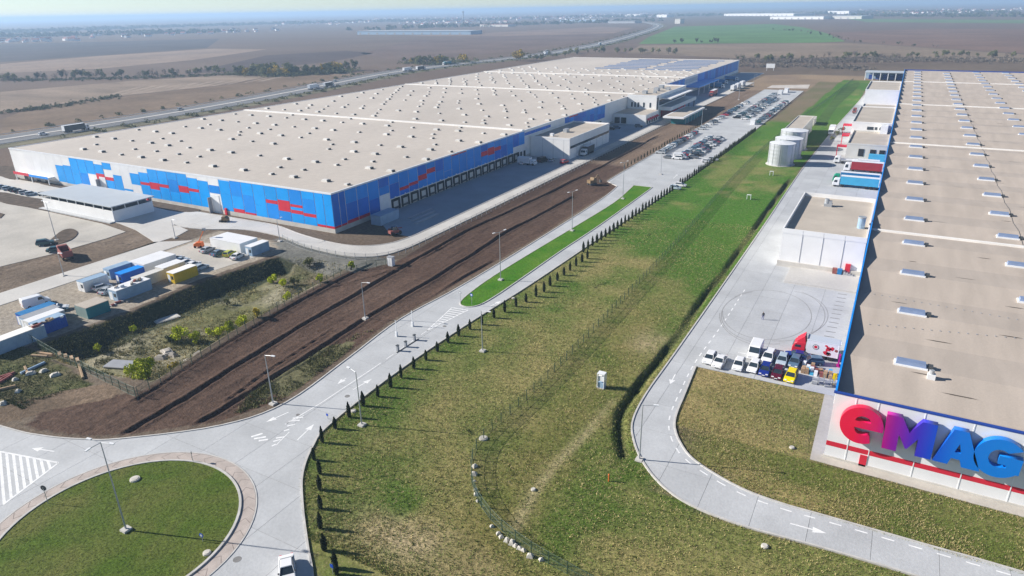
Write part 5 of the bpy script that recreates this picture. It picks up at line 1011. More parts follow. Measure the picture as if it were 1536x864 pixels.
lamp(420,362,6.5,'lamp pole on the ring road bend before the blue warehouse',((0,1),), 0)
# ------------------------------------------------------------------ signs and small street furniture
def sign(px, py, h, label, shape='disc', m='sign_blue', r=0.38, z=0.1, rz=0.0):
    x, y = G(px, py); t = thing('road_sign', label, 'sign', (x, y, z-0.02), rz); MB().cyl((0,0,0),(0,0,h),0.04,n=6).build('post', 'galvanised', t)
    if shape == 'disc': MB().cyl((0,-0.03,h-0.1),(0,-0.07,h-0.1),r,n=18).build('sign_plate', m, t); MB().cyl((0,-0.072,h-0.1),(0,-0.078,h-0.1),r*0.55,n=14).build('sign_mark', 'white_metal', t)
    else: MB().box(-r,r,-0.07,-0.03,h-2*r,h).build('sign_plate', m, t)
    return t
sign(73,757,2.6,'round road sign on a post at the western edge of the island','disc','dark_metal',0.42,0.2,RAD(200)); sign(290,694,1.7,'small road sign at the rim of the roundabout island facing the earth strip','disc','dark_metal',0.25,0.2,RAD(150)); sign(305,814,1.1,'low blue sign on the island lawn','disc','sign_blue',0.32,0.2,RAD(10))
sign(691,455,2.5,'road sign at the tip of the bright green median','disc','grey_metal',0.34,0.18); sign(708,459,2.6,'blue road sign beside the tip of the bright green median','disc','sign_blue',0.36,0.18); sign(492,629,1.0,'small blue post sign at the kerb before the conifers','box','sign_blue',0.2,RZ); sign(500,862,1.6,'blue and white sign among the conifers at the roundabout','box','sign_blue',0.25,0.0)
bx, by = G(595,530), G(628,509)
tag(stt_ := MB().box(0,math.dist(bx,by),-0.12,0.12,0,0.07).frustum(0,math.dist(bx,by),-0.1,0.1,0.07,0.1,0.03).build('speed_bump', 'dark_metal', None, (bx[0],bx[1],RZ-0.01), math.atan2(by[1]-bx[1],by[0]-bx[0])), 'thin dark speed bump across the access road at the barriers', 'speed bump')
for px, py, lb in ((597,527,'outer'),(609,521,'middle'),(622,511,'inner')):
    x, y = G(px, py); t = thing('barrier_post', f'grey {lb} barrier cabinet on the access road', 'barrier', (x, y, RZ-0.02)); MB().frustum(-0.2,0.2,-0.25,0.25,0,1.15,0.03).build('cabinet', 'grey_metal', t); MB().box(-0.24,0.24,-0.29,0.29,1.15,1.25).build('cap', 'dark_metal', t)
for px, py, lb in ((595,505,'nearer the roundabout'),(619,490,'nearer the median')):
    x, y = G(px, py); t = thing('boom_barrier', f'raised white boom barrier at the road edge {lb}', 'barrier', (x, y, 0)); MB().box(-0.2,0.2,-0.2,0.2,0,1.1).build('housing', 'white_metal', t); MB().box(-0.06,0.06,-0.05,0.05,1.0,3.6).build('boom', 'white_metal', t)
x, y = G(587,398); t = thing('electrical_cabinet', 'white electrical cabinet on the bare earth by the ring road fence', 'cabinet', (x,y,gz(x,y)-0.05)); MB().box(-0.8,0.8,-0.5,0.5,0,2.4).build('body', 'white_metal', t); MB().box(-0.9,0.9,-0.6,0.6,2.4,2.5).build('cap', 'grey_metal', t); MB().box(-0.7,-0.05,-0.54,-0.5,0.2,2.2).build('door', 'white_panel', t); MB().box(0.05,0.7,-0.54,-0.5,0.2,2.2).build('door', 'white_panel', t)
x, y = G(902,581); t = thing('metering_station', 'white framed metering cabinet standing alone on the lawn near the ditch', 'cabinet', (x,y,0))
for a in (-0.6,0.6):
    for b_ in (-0.5,0.5): MB().box(a-0.05,a+0.05,b_-0.05,b_+0.05,-0.1,2.7).build('frame_post', 'white_metal', t)
MB().box(-0.65,0.65,-0.55,0.55,2.7,2.85).build('roof', 'white_metal', t); MB().box(-0.5,0.5,-0.4,0.4,0.15,1.1).build('meter_box', 'container_pale', t); MB().box(-0.5,0.5,-0.4,0.4,1.4,2.3).build('meter_box', 'white_metal', t); MB().box(-0.65,0.65,-0.55,0.55,-0.1,0.1).build('base', 'concrete_bright', t)
x, y = G(913,722); tag(MB().cyl((0,0,-0.1),(0,0,1.1),0.09,n=8).cyl((0,0,1.1),(0,0,1.25),0.13,0.05,n=8).build('marker_post', 'orange_paint', None, (x,y,0)), 'orange marker post on the lawn near the yard road bend', 'post')
for px, py, r, lb in ((725,658,0.7,'pale concrete well ring where the lawn fence bends'),(800,735,0.35,'small white cover on the worn path in the lawn'),(530,617,0.5,'white well cover beside the conifer row'),(1188,672,0.4,'small white cover on the dry lawn beside the signed warehouse'),(1147,820,0.45,'small white cover on the lawn beyond the yard road'),(203,721,0.7,'pale stone well cover near the top of the island lawn'),(311,832,0.5,'pale stone cover near the blue sign on the island'),(968,383,0,''),(770,448,0.4,'white cover on the bright green median')):
    if not r: continue
    x, y = G(px, py); isl_ = math.dist((x,y), RC) < 14 ; z = 0.19 if isl_ else 0.17 if inside(median, x, y) else -0.02
    tag(MB().cyl((0,0,0),(0,0,0.22),r,r*0.92,n=14).cyl((0,0,0.22),(0,0,0.27),r*0.7,n=12).build('well_cover', 'stone', None, (x,y,z)), lb, 'cover')
for px, py, lb in ((1123,299,'small white frame stand on the lawn beside the fence shadow'),(1157,263,'small white frame stand on the lawn before the front tank')):
    x, y = G(px, py); t = thing('frame_stand', lb, 'stand', (x,y,0)); 
    for a in (-0.6,0.6): MB().box(a-0.06,a+0.06,-0.3,0.3,-0.1,1.5).build('leg', 'white_metal', t)
    MB().box(-0.66,0.66,-0.32,0.32,1.5,1.6).build('top', 'white_metal', t)
for k in range(16):                                   # stones along the fence bend
    px, py = [(712,700),(711,712),(712,722),(713,735),(714,742),(716,752),(738,790),(748,801),(752,806),(760,811),(768,815),(773,819),(779,823),(785,826),(795,835),(812,840)][k]; x, y = G(px, py); s = 0.22+rs.random()*0.25
    tag(MB().frustum(-s,s,-s*.8,s*.8,0,s*0.9,s*0.35).frustum(-s*.6,s*.6,-s*.5,s*.5,s*.9,s*1.2,s*.3).build('kerb_stone', 'stone', None, (x,y,-0.03), rs.uniform(0,3)), 'pale stone lying along the foot of the lawn fence', 'stone', 'stones along the lawn fence')
# pair of people walking: one figure on the yard
def person(px, py, label, top='dark_metal', legs='car_blue', rz=0.0):
    x, y = G(px, py); me_ = bpy.data.meshes.new('person'); J = [(0,0,0.95),(0,0,1.15),(0,0.01,1.38),(0,0.015,1.5),(0,0.02,1.6),(0,0.03,1.72), (0.1,0,0.9),(0.13,-0.05,0.5),(0.12,0.05,0.08),(0.12,-0.12,0.04),(-0.1,0,0.9),(-0.12,0.1,0.5),(-0.12,0.16,0.1),(-0.12,0.0,0.04),(0.2,0.01,1.4),(0.27,0.03,1.12),(0.29,-0.06,0.88),(0.29,-0.09,0.78),(-0.2,0.01,1.4),(-0.27,0.05,1.12),(-0.28,-0.02,0.88),(-0.28,-0.05,0.78)]
    E_ = [(0,1),(1,2),(2,3),(3,4),(4,5),(0,6),(6,7),(7,8),(8,9),(0,10),(10,11),(11,12),(12,13),(2,14),(14,15),(15,16),(16,17),(2,18),(18,19),(19,20),(20,21)]
    Rr = [.15,.15,.17,.06,.09,.085,.1,.07,.05,.045,.1,.07,.05,.045,.075,.055,.045,.04,.075,.055,.045,.04]
    me_.from_pydata(J, E_, []); o = bpy.data.objects.new('person', me_); COL.objects.link(o); bpy.context.view_layer.objects.active = o
    o.modifiers.new('s', 'SKIN'); 
    for v, r in zip(me_.skin_vertices[0].data, Rr): v.radius = (r, r*0.8)
    me_.skin_vertices[0].data[0].use_root = True; sb = o.modifiers.new('u', 'SUBSURF'); sb.levels = 2; sb.render_levels = 2
    dg = bpy.context.evaluated_depsgraph_get(); nm_ = bpy.data.meshes.new_from_object(o.evaluated_get(dg)); bpy.data.objects.remove(o)
    for m in (top, legs, 'cardboard', 'bark'): nm_.materials.append(m_(m))
    for p in nm_.polygons: c = p.center; p.material_index = 3 if c.z > 1.64 else 2 if c.z > 1.5 or (abs(c.x) > 0.24 and c.z < 0.9) else 1 if c.z < 0.95 else 0
    nm_.update(); return tag(put('person', nm_, None, (x, y, RZ), rz), label, 'person')
person(1144,480,'person in dark clothes walking across the empty yard', rz=0.6)
# ------------------------------------------------------------------ fences: posts and mesh panels
def fence(label, line, step=2.5, h=1.9, post='post_green', mesh='wire_mesh', z=None, name='mesh_fence', far_from=None):
    L = [np.array(p) for p in line]; pts = [L[0]]; acc = 0
    for i in range(len(L)-1):
        d = np.linalg.norm(L[i+1]-L[i]); pos = step-acc
        while pos <= d: pts.append(L[i]+(L[i+1]-L[i])*pos/d); pos += step
        acc = (acc+d) % step
    t = thing(name, label, 'fence', (pts[0][0], pts[0][1], 0)); pm = MB().box(-0.045,0.045,-0.045,0.045,-0.3,h).mesh('post', [post]); pc = {}
    fm = MB(); fp = MB()
    for i, p in enumerate(pts):
        z0 = gz(*p); rel = (p[0]-pts[0][0], p[1]-pts[0][1], z0)
        dfar = far_from is not None and p[1] > far_from
        if dfar: fp.box(rel[0]-.05, rel[0]+.05, rel[1]-.05, rel[1]+.05, -0.2, h)
        else: put('post', pm, t, rel)
        if i+1 < len(pts):
            q_ = pts[i+1]; z1 = gz(*q_); d = math.dist(p, q_); a = math.atan2(q_[1]-p[1], q_[0]-p[0]); k = (round(d,1), round(z1-z0,1))
            if dfar: fm.add([rel, (q_[0]-pts[0][0], q_[1]-pts[0][1], z1), (q_[0]-pts[0][0], q_[1]-pts[0][1], z1+h-0.1), (rel[0], rel[1], z0+h-0.1)], [(0,1,2,3)]); continue
            if k not in pc:
                mb = MB(); mb.add([(0.05,0,0.03),(d-0.05,0,0.03+k[1]),(d-0.05,0,h-0.1+k[1]),(0.05,0,h-0.1)], [(0,1,2,3)], 0)
                for zz in (0.04, h*0.5, h-0.1): mb.add([(0.05,-0.015,zz),(d-0.05,-0.015,zz+k[1]),(d-0.05,0.015,zz+k[1]+0.03),(0.05,0.015,zz+0.03)], [(0,1,2,3)], 1)
                pc[k] = mb.mesh('mesh_panel', [mesh, post])
            put('mesh_panel', pc[k], t, rel, a)
    if fm.v: stuff(fm.build('mesh_panels', mesh, t)); stuff(fp.build('posts', post, t))
    return t
mid = smooth([(-37.2,655),(-42,520),(-47,420),(-49.6,330),(-49.3,256),(-46.8,180),(-45.8,116),(-45.8,88),(-46.3,73),(-44.4,66.5),(-40.2,61),(-33.5,57),(-23.4,54.6),(0,52),(60,49)], 8)
fence('green wire mesh fence running the length of the lawn and bending round', mid, 2.6, 1.9, far_from=330)
fence('green wire mesh fence between the rough grass and the overgrown basin', GP((42,512),(120,553),(205,597)), 2.5, 2.0)
fence('green wire mesh fence along the basin edge beside the trenches', [(-104.9,56.3),(-108.8,78),(-112.2,101),(-113.4,118),(-107.6,126.6)], 2.5, 2.0)
fence('grey wire fence following the outer kerb of the ring road', smooth([(-147.3,129.6),(-138,126.8),(-127,125.6),(-118.7,126.2),(-112.5,128.8),(-109.6,134),(-108.6,142),(-109.0,210),(-109.2,300),(-109.0,380)], 5), 3.0, 1.8, 'grey_metal', 'wire_mesh_grey', far_from=260)
# ------------------------------------------------------------------ foliage
def leaf_cloud(n, fn, size, seed, flat=0.0):
    r = np.random.default_rng(seed); mb = MB(); P_ = fn(r, n)
    for p in P_:
        s = size*(0.6+0.8*r.random()); u = r.normal(size=3); u /= np.linalg.norm(u); v = np.cross(u, r.normal(size=3)); v /= np.linalg.norm(v)+1e-9
        if flat: u[2] *= 1-flat; v[2] *= 1-flat
        mb.add([p-u*s-v*s*0.5, p+u*s*0.2-v*s*0.7, p+u*s+v*s*0.4, p-u*s*0.3+v*s*0.7], [(0,1,2,3)])
    return mb
def thuja_pts(r, n):
    t = r.random(n)**0.9; rad = 0.30*np.clip(np.minimum(1.0, (1-t)*2.6+0.03), 0, 1)*np.clip(0.7+t*2, 0, 1); a = r.random(n)*6.283; k = np.sqrt(0.55+0.45*r.random(n))*rad
    return np.stack([k*np.cos(a), k*np.sin(a), 0.1+t*2.35], -1)
thuja = []
for s in range(3):
    core = leaf_cloud(420, thuja_pts, 0.095, 40+s); core.cyl((0,0,0.12),(0,0,1.3),0.22,0.25,n=7).cyl((0,0,1.3),(0,0,2.35),0.25,0.02,n=7)
    thuja.append((core.mesh('crown', ['thuja_leaf']), MB().cyl((0,0,-0.1),(0,0,0.3),0.05,n=6).mesh('trunk', ['bark'])))
def plant_thuja(x, y, label, group, s=1.0):
    k = rs.randrange(3); t = thing('conifer', label, 'tree', (x, y, -0.02), rs.uniform(0,6), group, (s*rs.uniform(.9,1.15), s*rs.uniform(.9,1.15), s*rs.uniform(.85,1.2))); put('crown', thuja[k][0], t); put('trunk', thuja[k][1], t)
thp = [(505,862),(503,852),(487,826),(481,793),(481,763),(480,735),(480,711),(471,690),(484,664),(503,643),(524,626),(545,609),(567,595),(586,581),(602,567),(621,553),(639,540),(656,527),(672,514),(688,504),(705,494),(723,487),(741,477),(757,468),(774,460),(789,453),(804,445),(816,438),(825,429),(836,421),(846,413),(855,406),(864,399),(873,393),(881,388)]
for px, py in thp: x, y = G(px, py); plant_thuja(x, y, 'young dark columnar conifer in the row between the access road and the lawn', 'conifers along the access road')
y = G(890,381)[1]
while y < 368:
    x = float(np.interp(y, [150,227,282,383], [-66.9,-64.4,-63.0,-61.9])); dy = 2.9
    if not (231 < y < 238): plant_thuja(x, y, 'young dark columnar conifer in the row between the access road and the lawn' if y < 262 else 'young dark columnar conifer in the row between the car park and the lawn', 'conifers along the access road' if y < 262 else 'conifers along the car park', 1.05)
    y += dy
for k in range(30): plant_thuja(-92.2, 258+k*4.1, 'small bare-soil conifer in the row between the earth strip and the car park', 'conifers along the earth strip', 0.72)
def blob(cs): 
    def f(r, n):
        out = []
        for i in range(n): c = cs[r.integers(len(cs))]; d = r.normal(size=3); d /= np.linalg.norm(d); out.append(np.array(c[:3])+d*c[3]*(0.35+0.65*r.random()**0.5)*np.array([1,1,c[4] if len(c) > 4 else 1]))
        return np.array(out)
    return f
def limbs(cs, r0=0.07, h=0.0):
    mb = MB()
    for c in cs[:7]: mb.cyl((c[0]*0.15,c[1]*0.15,-0.1),(c[0]*0.6,c[1]*0.6,c[2]*0.6),r0,r0*0.6,n=5); mb.cyl((c[0]*0.6,c[1]*0.6,c[2]*0.6),(c[0],c[1],c[2]),r0*0.6,r0*0.25,n=5)
    return mb
def bush_mesh(seed, w, h, n, size, k=9):
    r = random.Random(seed); cs = [(r.uniform(-w,w)*0.6, r.uniform(-w,w)*0.6, h*(0.35+0.5*r.random()), w*r.uniform(.22,.42), 1.25) for _ in range(k)]
    return leaf_cloud(n, blob(cs), size, seed), limbs(cs)
def bush(px, py, z, w, h, label, m, n=700, size=0.13, seed=1, group='bright bushes in the basin'):
    x, y = G(px, py, z); w *= 1.3; h *= 1.2; n = int(n*1.7); c, l = bush_mesh(seed, w, h, n, size); t = thing('bush', label, 'bush', (x, y, gz(x,y)-0.05), 0, group); c.build('crown', m, t); l.build('trunk', 'bark', t)
bush(222,570,-2,2.6,3.1,'large bright yellow-green bush in the corner of the basin fence','bush_leaf',1900,0.16,1); bush(262,553,-2.2,0.9,1.6,'small yellow bush beside the large bright bush','bush_yellow',380,0.12,2)
for k, (px, py, w, h, m) in enumerate(((272,508,1.6,2.4,'bush_leaf'),(256,511,0.8,1.4,'tree_dark'),(293,510,1.0,2.1,'bush_leaf'),(325,504,1.5,2.2,'bush_leaf'),(345,505,1.1,2.8,'bush_leaf'),(365,492,1.4,2.4,'bush_leaf'),(389,492,0.9,1.9,'bush_yellow'),(146,524,0.8,1.6,'bush_leaf'),(201,497,0.7,1.7,'bush_leaf'),(425,428,1.2,1.9,'bush_leaf'),(409,421,1.1,1.7,'bush_leaf'),(442,424,0.9,1.6,'weed_leaf'),(483,437,0.8,1.8,'bush_leaf'),(528,418,1.0,1.9,'bush_leaf'),(465,405,1.2,2.0,'weed_leaf'),(430,447,1.1,1.4,'bush_leaf'),(340,455,0.7,1.3,'weed_leaf'))):
    bush(px, py, -2.4, w, h, {'bush_leaf':'bright yellow-green bush growing in the sunken basin','bush_yellow':'golden yellow bush growing in the sunken basin','tree_dark':'dark green bush among the bright ones in the basin','weed_leaf':'dull green bush growing in the sunken basin'}[m], m, int(420*w*h/1.6), 0.13, 20+k)
# weeds and grass tufts: uncountable
def tufts(name, label, m, pts, h0, h1, blades=3, seed=0):
    r = np.random.default_rng(seed); n = len(pts); V = []; 
    zs = tz(pts[:,0], pts[:,1]); a = r.random((n,blades))*6.283; hh = h0+(h1-h0)*r.random((n,blades)); ln = r.normal(size=(n,blades,2))*0.45*hh[...,None]; w_ = 0.35*hh
    base = np.stack([np.repeat(pts[:,0:1],blades,1)+r.normal(size=(n,blades))*h1*0.4, np.repeat(pts[:,1:2],blades,1)+r.normal(size=(n,blades))*h1*0.4, np.repeat(zs[:,None],blades,1)-0.02], -1)
    dx = np.stack([np.cos(a)*w_, np.sin(a)*w_, 0*a], -1); tip = base+np.concatenate([ln, hh[...,None]], -1)
    V = np.stack([base-dx*0.5, base+dx*0.5, tip], 2).reshape(-1,3); F = np.arange(len(V)).reshape(-1,3)
    me_ = bpy.data.meshes.new(name); me_.vertices.add(len(V)); me_.vertices.foreach_set('co', V.ravel()); me_.loops.add(len(V)); me_.loops.foreach_set('vertex_index', F.ravel()); me_.polygons.add(len(F)); me_.polygons.foreach_set('loop_start', np.arange(len(F))*3); me_.update(calc_edges=True); me_.materials.append(m_(m))
    return stuff(tag(put(name, me_), label, 'grass'))
def scatter(poly, n, seed, keep=None, x0=None):
    r = np.random.default_rng(seed); P_ = np.array(poly); lo, hi = P_.min(0), P_.max(0); lo = np.maximum(lo, [-150, 45]); hi = np.minimum(hi, [40, 200])
    y = lo[1]+(hi[1]-lo[1])*r.random(n*3)**1.6; x = lo[0]+(hi[0]-lo[0])*r.random(n*3); ok = inside(poly, x, y)
    if keep is not None: ok &= keep(x, y, r)
    return np.stack([x[ok], y[ok]], -1)[:n]
cl = lambda s, t: (lambda x, y, r: fbm(x, y, s, 31)+0.25*r.random(len(x)) > t)
tufts('lawn_grass', 'short green grass tufts over the lawn', 'grass_blade', scatter(LAWN_MID, 60000, 1), 0.08, 0.30, 3, 1)
tufts('lawn_straw', 'dry straw tufts scattered over the lawn', 'straw_blade', scatter(LAWN_MID, 30000, 2, cl(7, 0.58)), 0.08, 0.28, 3, 2)
tufts('dry_grass', 'dry grass on the lawn beside the signed warehouse', 'straw_blade', scatter(LAWN_R, 12000, 3, cl(5, 0.56)), 0.08, 0.26, 3, 3)
tufts('side_grass', 'green grass on the lawn beside the signed warehouse', 'grass_blade', scatter(LAWN_R, 12000, 4), 0.08, 0.26, 3, 4)
tufts('basin_weeds', 'tall weeds covering the sunken basin', 'weed_leaf', scatter(BASIN, 4500, 5, cl(6, 0.6)), 0.15, 0.5, 4, 5)
tufts('basin_straw', 'dry tall grass in the sunken basin', 'straw_blade', scatter(BASIN, 4000, 6, cl(9, 0.55)), 0.12, 0.4, 4, 6)
tufts('rough_grass', 'rough green grass beside the site fence', 'grass_dark', scatter([(-118,42),(-148,45),(-146,58),(-128,57),(-116,55),(-119,48)], 6000, 7, cl(4, 0.55)), 0.08, 0.3, 3, 7)
tufts('ditch_grass', 'dark rank grass along the ditch', 'grass_dark', np.array([(p[0]+dx_, p[1]+dy_) for p in ditch for dx_, dy_ in rng.normal(size=(45,2))*[0.5,2.2]]), 0.1, 0.3, 3, 8)
tufts('verge_weeds', 'weeds along the road edge of the earth strip', 'weed_leaf', scatter([(-82.3,66.5),(-84,84),(-86,96),(-89,90),(-89,66),(-86,60)], 1800, 9, cl(4, 0.55)), 0.15, 0.5, 3, 9)
iy = np.random.default_rng(10); rr_ = 14.0*np.sqrt(iy.random(9000)); aa = iy.random(9000)*6.283
tu = tufts('island_grass', 'short grass on the roundabout island', 'grass_blade', np.stack([RC[0]+rr_*np.cos(aa), RC[1]+rr_*np.sin(aa)], -1), 0.05, 0.16, 3, 10); tu.location.z = 0.2
# ------------------------------------------------------------------ far country: fields, highway, trees, villages
def field(name, px, col, z=0.03, var=0.18, scale=0.01, stretch=None):
    m = mat(name+'_soil', col, 0.95, var, scale, spec=0.1, fine=0.15, stretch=stretch); o = sheet(name, GP(*px), name+'_soil', z-0.02, z); return struct(o)
field('green_field', [(958,66),(972,56),(990,49),(1012,40),(1160,36),(1205,41),(1240,50),(1268,62),(1230,64),(1100,65)], (0.10,0.19,0.06))
field('green_strip_field', [(1268,28),(1536,30),(1536,35),(1300,33)], (0.12,0.19,0.07), 0.05)
field('ploughed_field', [(0,138),(200,121),(360,112),(420,112),(330,128),(190,143),(60,160),(0,168)], (0.25,0.19,0.14), 0.05, 0.3, 0.03, (0.4,1,1))
field('brown_field', [(40,165),(200,143),(340,128),(430,112),(520,110),(600,108),(480,128),(330,152),(120,190),(0,208),(0,180)], (0.19,0.135,0.09), 0.04, 0.25, 0.02)
field('dark_field', [(280,110),(400,83),(520,76),(560,80),(500,92),(350,108)], (0.085,0.062,0.055), 0.05)
field('pale_field', [(0,96),(150,84),(320,73),(400,74),(290,90),(150,103),(0,110)], (0.27,0.20,0.15), 0.05)
field('umber_field', [(0,93),(0,66),(180,62),(330,58),(310,72),(140,84)], (0.085,0.07,0.065), 0.05)  # dark brown far field
field('purple_field', [(540,80),(620,60),(760,52),(920,50),(880,62),(800,74),(700,84),(600,92)], (0.15,0.105,0.085), 0.05)
field('pink_field', [(600,54),(720,50),(900,40),(950,42),(920,50),(760,54)], (0.22,0.155,0.12), 0.07)
field('earth_field', [(1262,58),(1240,49),(1400,43),(1536,44),(1536,80),(1440,74),(1320,66)], (0.18,0.115,0.085), 0.05)
field('stubble_field', [(960,68),(1120,66),(1270,64),(1420,74),(1536,82),(1536,95),(1330,84),(1130,88),(940,80)], (0.22,0.165,0.115), 0.06)
field('rough_field', [(1115,104),(1280,96),(1536,92),(1536,106),(1300,108),(1120,114)], (0.14,0.105,0.075), 0.04)
field('grass_strip_field', [(1222,185),(1262,133),(1288,122),(1290,128),(1255,160),(1236,190)], (0.07,0.13,0.025), 0.06)
field('sand_pavement', [(1158,128),(1215,127),(1212,133),(1150,132)], (0.55,0.50,0.45), 0.06)
hw = smooth([(-416,-60),(-416,180),(-420,290),(-432,380),(-452,480),(-474,600),(-470,720),(-452,860),(-458,1010),(-490,1250),(-560,1600),(-670,2080),(-800,2500),(-1100,3100),(-1700,3900)], 6)
hwo = struct(ribbon(MB(), hw, -15, 15, -0.2, 0.12).build('highway_road', 'highway'))
for a, b_ in ((-14.6,-14.2),(-1.6,1.6),(14.2,14.6)): ribbon(MB(), hw, a, b_, 0.0, 0.16 if b_ > 2 or a < -2 else 0.3).build('verge_strip', 'road_paint' if a != -1.6 else 'plinth', hwo)
for s in (-1, 1): ribbon(MB(), hw, s*17-0.15, s*17+0.15, 0.45, 0.8).build('guard_rail', 'galvanised', hwo)
struct(ribbon(MB(), hw, -28, -15.2, -0.2, 0.05).build('highway_verge', mat('verge_soil', (0.14,0.125,0.07), 0.95, 0.3, 0.05, fine=0.2)))
def on_hw(y, off):
    i = min(range(len(hw)-1), key=lambda k: abs(hw[k][1]-y)); p = np.array(hw[i]); d = np.array(hw[i+1])-p; d /= np.linalg.norm(d); n = np.array([-d[1], d[0]]); q = p+n*off; return (q[0], q[1], 0.12), math.atan2(d[1], d[0])
for k, (y, off, kd) in enumerate(((205,-6,'car'),(235,-10,'t'),(300,6,'car'),(440,-7,'t'),(470,-11,'t'),(500,8,'car'),(610,-6,'t'),(640,-10,'t'),(700,7,'t'),(900,-8,'t'),(930,8,'t'),(1150,-8,'t'))):
    p, a = on_hw(y, off)
    if kd == 'car': c_ = ['white','black','silver'][k % 3]; tag(put('highway_car', far_car('suv', c_), None, p, a), nm[c_]+' car driving on the highway', 'car', 'cars on the highway')
    else: truck('highway_truck', 'lorry with '+['pale','dark','green'][k % 3]+' trailer driving on the highway', p, a+(math.pi if off > 0 else 0), 'white_metal', ['white_metal','dark_metal','teal_metal'][k % 3], 12, 2.7, group='lorries on the highway')
# trees: trunk with limbs and a crown of leaf clumps
def tree_mesh(seed, h, w, n, size, bare=False):
    r = random.Random(seed); cs = [(r.uniform(-w,w)*0.75, r.uniform(-w,w)*0.75, h*(0.38+0.5*r.random()), w*r.uniform(.25,.5), 1.1) for _ in range(11)]
    cr = leaf_cloud(n, blob(cs), size, seed); tr_ = MB().cyl((0,0,-0.3),(0,0,h*0.55),h*0.022,h*0.014,n=6)
    for c in cs: tr_.cyl((0,0,h*0.3),(c[0],c[1],c[2]),h*0.01,h*0.004,n=4)
    return cr, tr_
TT = {}
for m in ('tree_olive','tree_yellow','tree_grey','tree_dark','tree_pale'):
    for s in range(2):
        c, t_ = tree_mesh(hash(m) % 97+s if False else {'tree_olive':3,'tree_yellow':7,'tree_grey':11,'tree_dark':15,'tree_pale':19}[m]+s, 8.0, 3.0, 430 if m != 'tree_grey' else 200, 0.42 if m != 'tree_grey' else 0.25); TT[m, s] = (c.mesh('crown', [m]), t_.mesh('trunk', ['bark']))
TN = dict(tree_olive='olive green', tree_yellow='golden yellow', tree_grey='bare grey', tree_dark='dark green', tree_pale='pale yellowish')
def tree(x, y, s, m, where, group):
    c, t_ = TT[m, rs.randrange(2)]; t = thing('tree', f'{TN[m]} tree {where}', 'tree', (x, y, -0.1), rs.uniform(0,6), group, (s*rs.uniform(.9,1.3), s*rs.uniform(.9,1.3), s)); put('crown', c, t); put('trunk', t_, t)
def belt(px, n, ms, s0, s1, where, group, spread=6):
    L = [np.array(G(*p)) for p in px]
    for k in range(n):
        t = (k+rs.random())/n*(len(L)-1); i = min(int(t), len(L)-2); p = L[i]+(L[i+1]-L[i])*(t-i); tree(p[0]+rs.gauss(0,spread), p[1]+rs.gauss(0,spread), rs.uniform(s0,s1), rs.choice(ms), where, group)
belt([(362,111),(440,113),(520,107)], 60, ['tree_olive','tree_pale','tree_olive','tree_yellow'], 0.8, 1.5, 'in the thicket beyond the brown field', 'trees of the thicket', 9)
belt([(0,122),(110,118),(230,116),(340,110)], 44, ['tree_olive','tree_dark','tree_grey','tree_grey','tree_pale'], 0.6, 1.25, 'in the loose hedge behind the ploughed field', 'trees of the field hedge', 6)
belt([(612,95),(660,97),(700,92)], 22, ['tree_olive','tree_pale','tree_yellow'], 0.8, 1.4, 'in the scrub beside the highway', 'trees beside the highway', 9)
belt([(775,92),(784,91)], 3, ['tree_yellow'], 1.5, 1.9, 'standing out behind the blue warehouse roof', 'golden trees behind the roof', 3)
belt([(795,91),(830,86),(870,80),(910,79),(960,80),(1010,82)], 40, ['tree_olive','tree_pale','tree_grey','tree_olive'], 0.6, 1.1, 'in the row behind the blue warehouse', 'trees behind the blue warehouse', 8)
belt([(1110,88),(1160,92),(1230,90),(1290,86),(1340,88),(1420,84),(1536,88)], 70, ['tree_olive','tree_grey','tree_olive','tree_grey'], 0.55, 1.05, 'in the scrub belt beyond the yard', 'trees of the scrub belt', 12)
belt([(1165,45),(1210,49),(1250,57),(1300,65),(1420,72)], 30, ['tree_grey','tree_dark'], 0.5, 0.9, 'in the dark hedge line across the far fields', 'trees of the far hedge', 10)
belt([(1005,65),(1090,64)], 9, ['tree_dark'], 0.6, 1.1, 'at the near edge of the green field', 'bushes at the green field edge', 8)
bw = [((1190,203),'tree_yellow',0.35),((1194,196),'tree_pale',0.3),((1200,188),'tree_olive',0.3),((1255,205),'tree_olive',0.28),((1262,198),'tree_dark',0.28),((1248,212),'tree_olive',0.25)]
for (px, py), m, s in bw: x, y = G(px, py); tree(x, y, s*1.3, m, 'in the small garden by the pump house', 'garden trees by the pump house')
for k in range(11):                                   # pale furrow bands of the ploughed field
    p = np.array(G(150+24*k,146-2.4*k)); q_ = np.array(G(212+21*k,130-1.5*k)); d = (q_-p)/np.linalg.norm(q_-p); nn = np.array([-d[1], d[0]])*(1.2+rs.random()*2)
    struct(sheet('furrow_ground', [tuple(p-nn), tuple(q_-nn), tuple(q_+nn), tuple(p+nn)], mat('furrow_soil', (0.30,0.235,0.18), 0.95, 0.2, 0.05, spec=0.1), 0.03, 0.075))
